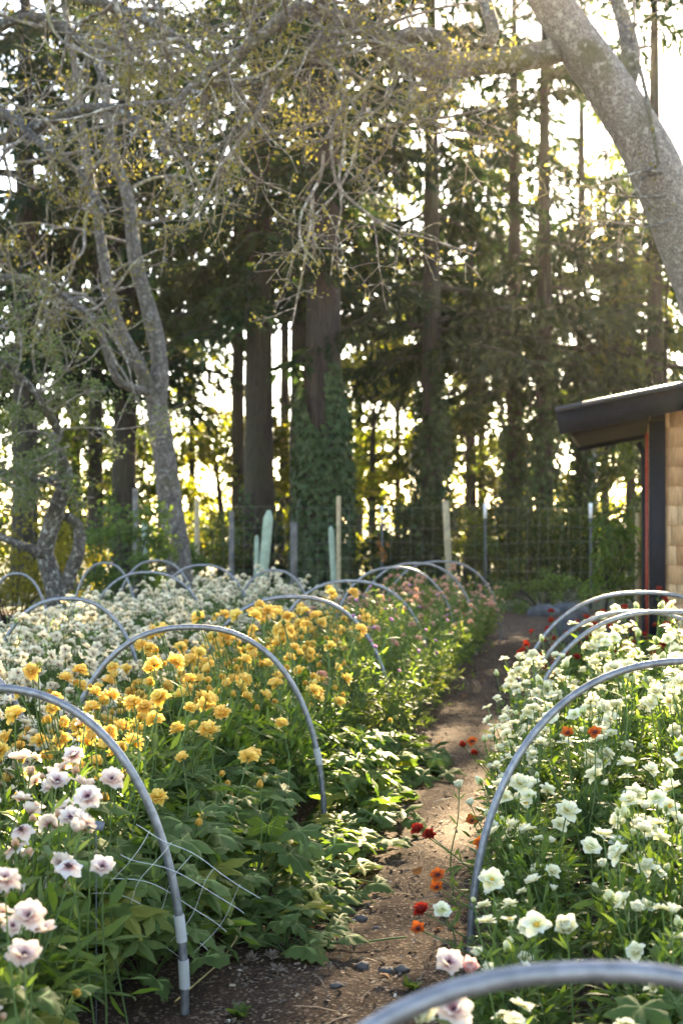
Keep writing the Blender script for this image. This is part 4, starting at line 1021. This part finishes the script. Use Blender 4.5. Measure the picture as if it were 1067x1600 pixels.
# big leaning grey tree on the right
root = thing('leaning_tree', 'big pale grey tree leaning in over the shed, with budding twigs', 'tree', (0, 0, 0))
nb = NB()
tl = [(1215, 1095, 10.5), (1185, 800, 10.5), (1135, 560, 10.5), (1068, 365, 10.4), (1012, 235, 10.3), (950, 130, 10.2), (893, 50, 10.1), (848, -25, 10), (800, -100, 9.9), (720, -170, 9.8)]
trunk_tube(nb, pxline(tl), [.34, .26, .225, .20, .19, .172, .155, .135, .11, .09], 46, 18, .05, 3)
nb.build('trunk', M['bark_grey'], root)
nb = NB()
limb(nb, [(905, 60, 10.15), (835, 82, 10.1), (745, 92, 10), (668, 96, 9.9), (622, 82, 9.85)], .095, .08, 26, 12, .10, 4)
limb(nb, [(625, 84, 9.85), (598, 62, 9.8), (572, 38, 9.7), (520, 18, 9.6), (468, 6, 9.5)], .08, .05, 20, 10, .12, 5)
limb(nb, [(622, 92, 9.85), (612, 70, 9.8), (640, 48, 9.8), (690, 52, 9.7), (700, 78, 9.7)], .075, .035, 20, 9, .12, 6)
limb(nb, [(470, 6, 9.5), (432, 30, 9.4), (395, 62, 9.3), (340, 95, 9.2), (300, 128, 9.1), (268, 165, 9.0)], .05, .018, 24, 8, .12, 7)
limb(nb, [(540, 22, 9.6), (500, 60, 9.5), (462, 96, 9.4), (420, 118, 9.4), (360, 130, 9.3)], .03, .012, 20, 7, .12, 8)
limb(nb, [(752, -80, 9.9), (757, -10, 9.6), (770, 40, 9.5), (760, 66, 9.5)], .05, .04, 12, 8, .1, 9)
limb(nb, [(975, 150, 10.3), (985, 85, 10.5), (975, 30, 10.7), (950, -40, 10.9)], .075, .05, 14, 8, .1, 10)
limb(nb, [(984, 60, 10.55), (1004, 118, 10.2), (1018, 190, 10.0), (1030, 262, 9.95)], .018, .012, 14, 7, .12, 11)
nb.build('limbs', M['bark_limb'], root)
T = Twigs(5)
starts = []
def seg(l, k): 
    pts = spline(pxline(l), k + 2)[1:-1]; return list(pts)
S = seg([(668, 96, 9.9), (598, 62, 9.8), (520, 18, 9.6), (468, 6, 9.5)], 8) + seg([(470, 6, 9.5), (395, 62, 9.3), (340, 95, 9.2), (268, 165, 9)], 14) + seg([(540, 22, 9.6), (462, 96, 9.4), (360, 130, 9.3)], 6) + seg([(740, -60, 9.7), (560, -40, 9.6), (420, -30, 9.4), (250, -30, 9.2), (100, -30, 9)], 18)
for s in S:
    dd = np.array([T.r.normal() * .7 - .35, T.r.normal() * .5 - .15, T.r.normal() * .4 - .35])
    T.branch(s, dd, T.r.uniform(.7, 1.45), .017, 0, .42, -.05, None, 2, (5, 4, 3), .7, .55)
# hanging strands before the centre trunk
for (x, y, L) in ((520, 190, 1.5), (505, 230, 1.3), (540, 150, 1.2), (488, 300, 1.0), (560, 200, 1.0), (385, 150, .9), (290, 150, .9), (255, 90, .8)):
    T.branch(P(x, y, 9.3), (T.r.normal() * .2 - .12, 0, -1), L, .014, 0, .30, -.08, None, 2, (6, 4), .25, .45)
# fan of twigs below the limb
for (x, y, dx, dz, L) in ((640, 100, .1, -.8, .9), (620, 110, -.4, -.8, 1.0), (600, 150, .9, -.35, 1.0), (590, 190, .95, -.15, 1.1), (585, 120, -.6, -.6, .9), (640, 150, .8, .1, .8)):
    T.branch(P(x, y, 9.5), (dx, -.1, dz), L, .015, 0, .32, -.02, None, 2, (7, 5), .45, .5)
for (x, y, dx, dz, L) in ((1035, 265, -.9, .3, .9), (1040, 300, -1, -.1, .9), (1050, 335, -.8, -.4, .8), (1020, 255, -.5, -.6, .8), (985, 60, .2, .9, .7), (850, 20, -.3, .9, .8), (800, 10, .5, .5, .8)):
    T.branch(P(x, y, 10.1), (dx, -.25, dz), L, .011, 0, .34, -.06, None, 2, (5, 4), .12, .5)
T.finish(root, 'bark_twig', 'bud', 'bud_leaves', 2, .034, .028)

# twin-stemmed grey tree
root = thing('twin_stem_tree', 'grey smooth-barked tree forking into two stems, left of the mossy trunk', 'tree', (0, 0, 0))
nb = NB()
limb(nb, [(290, 990, 19), (280, 880, 19), (264, 760, 19), (250, 660, 19), (243, 610, 19)], .19, .135, 22, 12, .06, 12)
limb(nb, [(246, 640, 19), (250, 560, 19), (234, 480, 19), (212, 400, 19), (202, 310, 19), (180, 240, 19), (165, 150, 19), (150, 40, 19)], .125, .05, 30, 10, .08, 13)
limb(nb, [(243, 620, 19), (215, 560, 18.8), (185, 500, 18.7), (168, 430, 18.6), (152, 330, 18.5), (135, 230, 18.4), (118, 100, 18.3), (100, 0, 18.2)], .095, .04, 30, 10, .08, 14)
limb(nb, [(236, 605, 19), (205, 600, 18.6), (180, 580, 18.3), (150, 500, 18.2), (100, 455, 18), (40, 440, 17.8)], .07, .035, 22, 8, .1, 15)
nb.build('trunk', M['bark_twin'], root)
T = Twigs(8)
for l in ([(212, 400, 19), (202, 310, 19), (165, 150, 19), (150, 40, 19)], [(152, 330, 18.5), (135, 230, 18.4), (100, 0, 18.2)], [(150, 500, 18.2), (40, 440, 17.8)]):
    for s in seg(l, 7):
        T.branch(s, (T.r.normal(), T.r.normal() * .4, T.r.normal() * .6 + .1), T.r.uniform(.9, 2.0), .026, 0, .36, -.03, .13, 2, (4, 3), .45, .5)
T.finish(root, 'bark_twig', 'bud', 'bud_leaves', 2, .06, .05)

# bare mossy tree reaching in from the left edge
root = thing('mossy_tree', 'mossy tree outside the frame sending bare budding limbs in from the left', 'tree', (0, 0, 0))
nb = NB()
limb(nb, [(-330, 1040, 14), (-310, 700, 14), (-280, 400, 14), (-260, 150, 14), (-240, -100, 14)], .24, .12, 22, 12, .07, 16)
Ls = ([(-280, 330, 14), (-120, 190, 13.5), (0, 170, 13), (60, 215, 12.6), (125, 265, 12.3), (165, 330, 12)], [(-262, 200, 14), (-80, 90, 13.3), (40, 20, 12.8), (130, 60, 12.4), (160, 120, 12.2)],
      [(-290, 500, 14), (-120, 450, 13.6), (0, 430, 13.2), (80, 445, 13), (150, 495, 12.8)], [(-270, 250, 14), (-60, 230, 13.4), (60, 190, 12.8), (150, 160, 12.4), (220, 185, 12), (262, 235, 11.8)],
      [(-250, 60, 14), (-60, -20, 13), (120, -10, 12.5), (260, 40, 12), (330, 110, 11.8)])
for i, l in enumerate(Ls): limb(nb, l, .075, .02, 26, 8, .12, 17 + i)
nb.build('trunk', M['bark_apple'], root)
T = Twigs(9)
for l in Ls:
    for s in seg(l[2:], 7):
        T.branch(s, (T.r.normal() + .2, T.r.normal() * .5, T.r.normal() * .7), T.r.uniform(.7, 1.4), .020, 0, .42, -.03, None, 2, (4, 4), .6, .52)
T.finish(root, 'bark_twig', 'bud', 'bud_leaves', 3, .042, .035)

# apple tree
root = thing('apple_tree', 'small gnarled lichen-covered apple tree with grey-green leaves', 'tree', (0, 0, 0))
nb = NB()
limb(nb, [(92, 1050, 13), (90, 930, 13), (78, 880, 13), (72, 850, 13), (88, 790, 12.9), (104, 745, 12.8), (98, 715, 12.8), (84, 690, 12.7), (94, 668, 12.7)], .10, .05, 30, 10, .14, 21)
limb(nb, [(94, 930, 13), (110, 890, 13), (124, 850, 12.9), (122, 815, 12.9), (104, 800, 12.8)], .07, .045, 20, 9, .14, 22)
limb(nb, [(76, 862, 13), (45, 850, 12.8), (15, 838, 12.7), (-40, 815, 12.6)], .05, .03, 14, 8, .14, 23)
limb(nb, [(94, 670, 12.7), (75, 640, 12.5), (50, 600, 12.3), (25, 575, 12.2), (-20, 540, 12)], .04, .015, 18, 7, .14, 24)
limb(nb, [(100, 735, 12.8), (60, 745, 12.5), (20, 730, 12.3), (-30, 735, 12.2)], .032, .014, 16, 7, .14, 25)
nb.build('trunk', M['bark_apple'], root)
T = Twigs(12)
for s in seg([(94, 668, 12.7), (50, 600, 12.3), (-20, 540, 12)], 9) + seg([(100, 735, 12.8), (60, 745, 12.5), (-30, 735, 12.2)], 6) + seg([(84, 690, 12.7), (94, 668, 12.7)], 3):
    T.branch(s, (T.r.normal() - .1, T.r.normal() * .5, T.r.normal() * .5 + .25), T.r.uniform(.4, .8), .012, 0, .36, 0., None, 2, (6, 5), .7, .5)
for (x, y, dx, dz, L) in ((95, 665, 1, .15, 1.2), (60, 610, .8, .35, .9), (110, 690, -.6, -.2, .7), (30, 520, .2, 1, .8)): T.branch(P(x, y, 12.4), (dx, -.2, dz), L, .010, 0, .2, 0., None, 2, (7, 4), .6, .42)
T.finish(root, 'bark_twig', 'apple_leaf', 'leaves', 4, .036, .03)

# peach sapling
root = thing('peach_sapling', 'young peach tree with long drooping leaves beside the shed', 'tree', (GX(948, 15), 15, 0))
nb = NB(); c = np.array(P(948, 900, 15)) - np.array([GX(948, 15), 15, 0])
tube(nb, spline([(-.05, 0, 0), (-.03, 0, .3), (.02, 0, .55), (.18, 0, .85)], 10), np.linspace(.022, .01, 10), 7)
tube(nb, spline([(.02, 0, .55), (-.02, 0, .85), (.0, 0, 1.2), (.03, 0, 1.4)], 10), np.linspace(.014, .005, 10), 6)
tube(nb, spline([(.0, 0, .7), (.12, 0, 1.0), (.2, -.05, 1.3)], 8), np.linspace(.01, .004, 8), 5)
nb.build('trunk', M['bark_con'], root)
nb = NB(); K = 420; r = np.random.default_rng(5)
pos = np.stack([r.uniform(-.18, .32, K), r.uniform(-.2, .2, K), r.uniform(.55, 1.38, K)], -1); pos[:, 0] += np.where(pos[:, 2] > 1.15, -.02, .03)
keep = ((pos[:, 0] - .08) / .28) ** 2 + ((pos[:, 2] - .95) / .5) ** 2 < 1.05
tv = np.array([[0, 0, 0], [.35, .11, .05], [.75, .06, -.05], [1, 0, -.2], [.75, -.06, -.05], [.35, -.11, .05]])
D = np.stack([r.normal(size=K), r.normal(size=K) * .8, r.normal(size=K) * .3 - .75], -1)
place(nb, tv, np.array([[5, 4, 1, 0], [4, 3, 2, 1]]), frames(D, jit=.5)[keep], pos[keep], (.15 * r.uniform(.6, 1.15, K))[keep])
nb.build('leaves', M['peach_leaf'], root)

# ------------------------------------------------------------------ fence and stakes
FY = 21.0
fr = thing('wire_fence', 'woven wire deer fence with white-tipped steel posts before the wood', 'fence', (0, FY, 0))
nb = NB(); xs = np.arange(-9.5, 6.2, .3); rr = np.random.default_rng(3)
zs = [.08, .22, .38, .56, .76, .98, 1.22, 1.50]
for z in zs: tube(nb, [(x, .02 * math.sin(x * 1.7), z + .022 * math.sin(x * 2.1 + z * 7) - .015 * abs(math.sin(x * 1.05))) for x in xs], .0018, 3)
for x in np.arange(-9.5, 6.2, .155):
    k = rr.normal() * .02; tube(nb, [(x + k * math.sin(z * 4 + x) + rr.normal() * .006, .02 * math.sin(x * 1.7), z) for z in np.linspace(.05, 1.5, 9)], .0014, 3)
nb.build('wire_mesh', M['wire'], fr)
for px in (597, 758, 923, 1075):
    x = GX(px, FY); nb = NB(); box(nb, (x - .018, .03, 0), (x + .018, .045, 1.36)); box(nb, (x - .004, .045, 0), (x + .004, .075, 1.36))
    o = nb.build('steel_post', M['tpost'], fr, False)
    nb = NB(); box(nb, (x - .021, .027, 1.34), (x + .021, .078, 1.52 if px < 700 else 1.56)); nb.build('white_tip', M['white_paint'], o, False)
def stake(label, px, y0, y1, wpx, Y, mat, lean=0., point=True, name='wooden_stake'):
    x = GX(px, Y); zt = P(px, y0, Y).z; w_ = wpx / F * Y / 2; nb = NB()
    sec = [(-1, -1), (1, -1), (1, 1), (-1, 1)]; V = []
    zz = [-.05, zt * .5, zt - w_ * 1.6 if point else zt - .01, zt]; sc = [1, 1, 1, .35 if point else .92]
    for z, s in zip(zz, sc):
        for a, b in sec: V.append((a * w_ * s + lean * z, b * w_ * .55 * s + .01 * math.sin(z * 3), z))
    Q = [[i * 4 + j, i * 4 + (j + 1) % 4, i * 4 + 4 + (j + 1) % 4, i * 4 + 4 + j] for i in range(3) for j in range(4)] + [[12, 13, 14, 15]]
    nb.add(np.array(V), np.array(Q)); o = nb.build(name, mat, smooth=False); o.location = (x - lean * zt * .5, Y, 0)
    return tag(o, label, 'stake')
stake('wide pale mint stake leaning beside the mossy trunk', 412, 791, 880, 15, 17.2, M['mint'], .09)
stake('weathered grey post left of the ivy-clad trunk', 459, 810, 890, 11, 17.6, M['wood_grey'], 0, False)
stake('narrow mint stake touching the tall tan pole', 521, 816, 930, 9, 17.4, M['mint'], -.05)
stake('tall thin tan pole in front of the ivy trunk', 529, 769, 930, 7, 17.0, M['wood_tan'], 0, False)
stake('tan pole leaning in the fence right of the ivy mound', 700, 776, 900, 10, 20.7, M['wood_tan'], -.05, False)
stake('grey-green post inside the light green shrub', 227, 812, 900, 9, 18.6, M['mint'], 0, False)
stake('brown post behind the light green shrub', 212, 757, 860, 8, 22.5, M['wood_grey'], 0, False)
stake('short brown post left of the mossy trunk', 308, 775, 850, 8, 22.5, M['wood_tan'], 0, False)
stake('dark fence post between twin tree and mossy trunk', 362, 792, 880, 8, 22.4, M['wood_grey'], 0, False)
stake('tan garden stake behind the peach sapling', 996, 795, 950, 8, 15.6, M['wood_tan'], 0, False)
stake('short mint stake at the foot of the mossy trunk', 400, 830, 880, 7, 17.8, M['mint'], .02)
nb = NB(); r = np.random.default_rng(2); p = P(598, 856, 20.9)
leaf_cloud(nb, (0, 0, 0), .12, 26, .09, r, squash=1.6); o = nb.build('dead_leaf_cluster', M['brown_leaf'], smooth=False); o.location = p
tag(o, 'rust brown dead leaf cluster hanging on the first white-tipped post', 'leaves')

# ------------------------------------------------------------------ shed
SR = math.atan(.205)
shed = thing('garden_shed', 'cedar-shingled shed with dark trim and overhanging low roof', 'shed', (GX(1013, 13.2), 13.2, 0), -SR)
def sbox(name, lo, hi, mat, parent=shed, M4=None):
    nb = NB(); box(nb, lo, hi, 0, M4); return nb.build(name, mat, parent, False)
WL, WD, WH = 3.6, 3.6, 2.36
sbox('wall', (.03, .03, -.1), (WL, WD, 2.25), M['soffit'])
# shingles on the front wall and on the left wall
nb = NB(); rr = np.random.default_rng(9)
zb = .02; k = 0
while zb < 2.28:
    x = .16 - rr.uniform(0, .1)
    while x < WL:
        w_ = rr.uniform(.09, .24); x1 = min(x + w_, WL); xa = max(x, .152)
        if x1 - xa > .03:
            dz = rr.uniform(-.004, .004); top = zb + .225
            V = np.array([[xa, .004, zb + dz], [x1 - .004, .004, zb + dz], [x1 - .004, .026, top], [xa, .026, top], [xa, .018, zb + dz], [x1 - .004, .018, zb + dz], [x1 - .004, .030, top], [xa, .030, top]])
            nb.add(V, np.array([[0, 1, 2, 3], [0, 4, 5, 1], [1, 5, 6, 2], [0, 3, 7, 4]]))
        x = x1
    zb += .182
nb.build('shingles', M['shingle'], shed, False)
nb = NB(); zb = .02
while zb < 2.25:
    yv = .2
    while yv < WD:
        w_ = rr.uniform(.1, .22); y1 = min(yv + w_, WD)
        V = np.array([[-.0, yv, zb], [-.0, y1 - .004, zb], [.026, y1 - .004, zb + .225], [.026, yv, zb + .225], [.02, yv, zb], [.02, y1 - .004, zb]])
        nb.add(V, np.array([[1, 0, 3, 2], [0, 1, 5, 4]])); yv = y1
    zb += .182
nb.build('side_shingles', M['shingle'], shed, False)
sbox('corner_board', (.0, -.022, -.1), (.15, .022, 2.26), M['shed_black'])
sbox('red_trim', (-.03, .03, -.1), (-.004, .15, 2.15), M['shed_red'])
nb = NB(); tube(nb, [(-.03, 1.1, -.05), (-.03, 1.1, 1.0), (-.035, 1.1, 2.0), (-.09, 1.1, 2.12)], .03, 10); nb.build('downpipe', M['shed_black'], shed)
# roof: slope up to the right
sl_ = math.atan(.19); Rm = Matrix.Translation((-.80, 0, 2.17)) @ Matrix.Rotation(-sl_, 4, 'Y')
rf = sbox('roof', (.0, -.52, .16), (5.2, WD + .35, .20), M['roof_metal'], shed, Rm)
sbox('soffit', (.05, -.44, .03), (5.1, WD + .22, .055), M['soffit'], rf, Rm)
sbox('front_fascia', (.0, -.48, -.05), (5.2, -.445, .155), M['shed_black'], rf, Rm)
sbox('rear_fascia', (.0, WD + .225, -.02), (5.2, WD + .26, .155), M['shed_black'], rf, Rm)
sbox('eave_fascia', (.012, -.44, .03), (.045, WD + .22, .152), M['shed_black'], rf, Rm)
nb = NB(); tube(nb, [(Rm @ Vector((.25, -.535, .175)))[:], (Rm @ Vector((5.15, -.535, .175)))[:]], .022, 8); nb.build('drip_edge', M['roof_metal'], rf)

# ------------------------------------------------------------------ air
HAZE = .00025  # haze added to give the veil of glare round the sun
m, nt, out = nodes('glare_haze')
v = N(nt, 'ShaderNodeVolumePrincipled'); v.inputs['Density'].default_value = HAZE; v.inputs['Anisotropy'].default_value = .72
v.inputs['Color'].default_value = (.95, .90, .82, 1); nt.links.new(v.outputs[0], out.inputs['Volume'])
nb = NB(); box(nb, (-160, -70, -1), (160, 230, 18.5)); tag(nb.build('haze', m, smooth=False), 'thin warm haze added for the glare of the low sun', 'haze', kind='stuff')
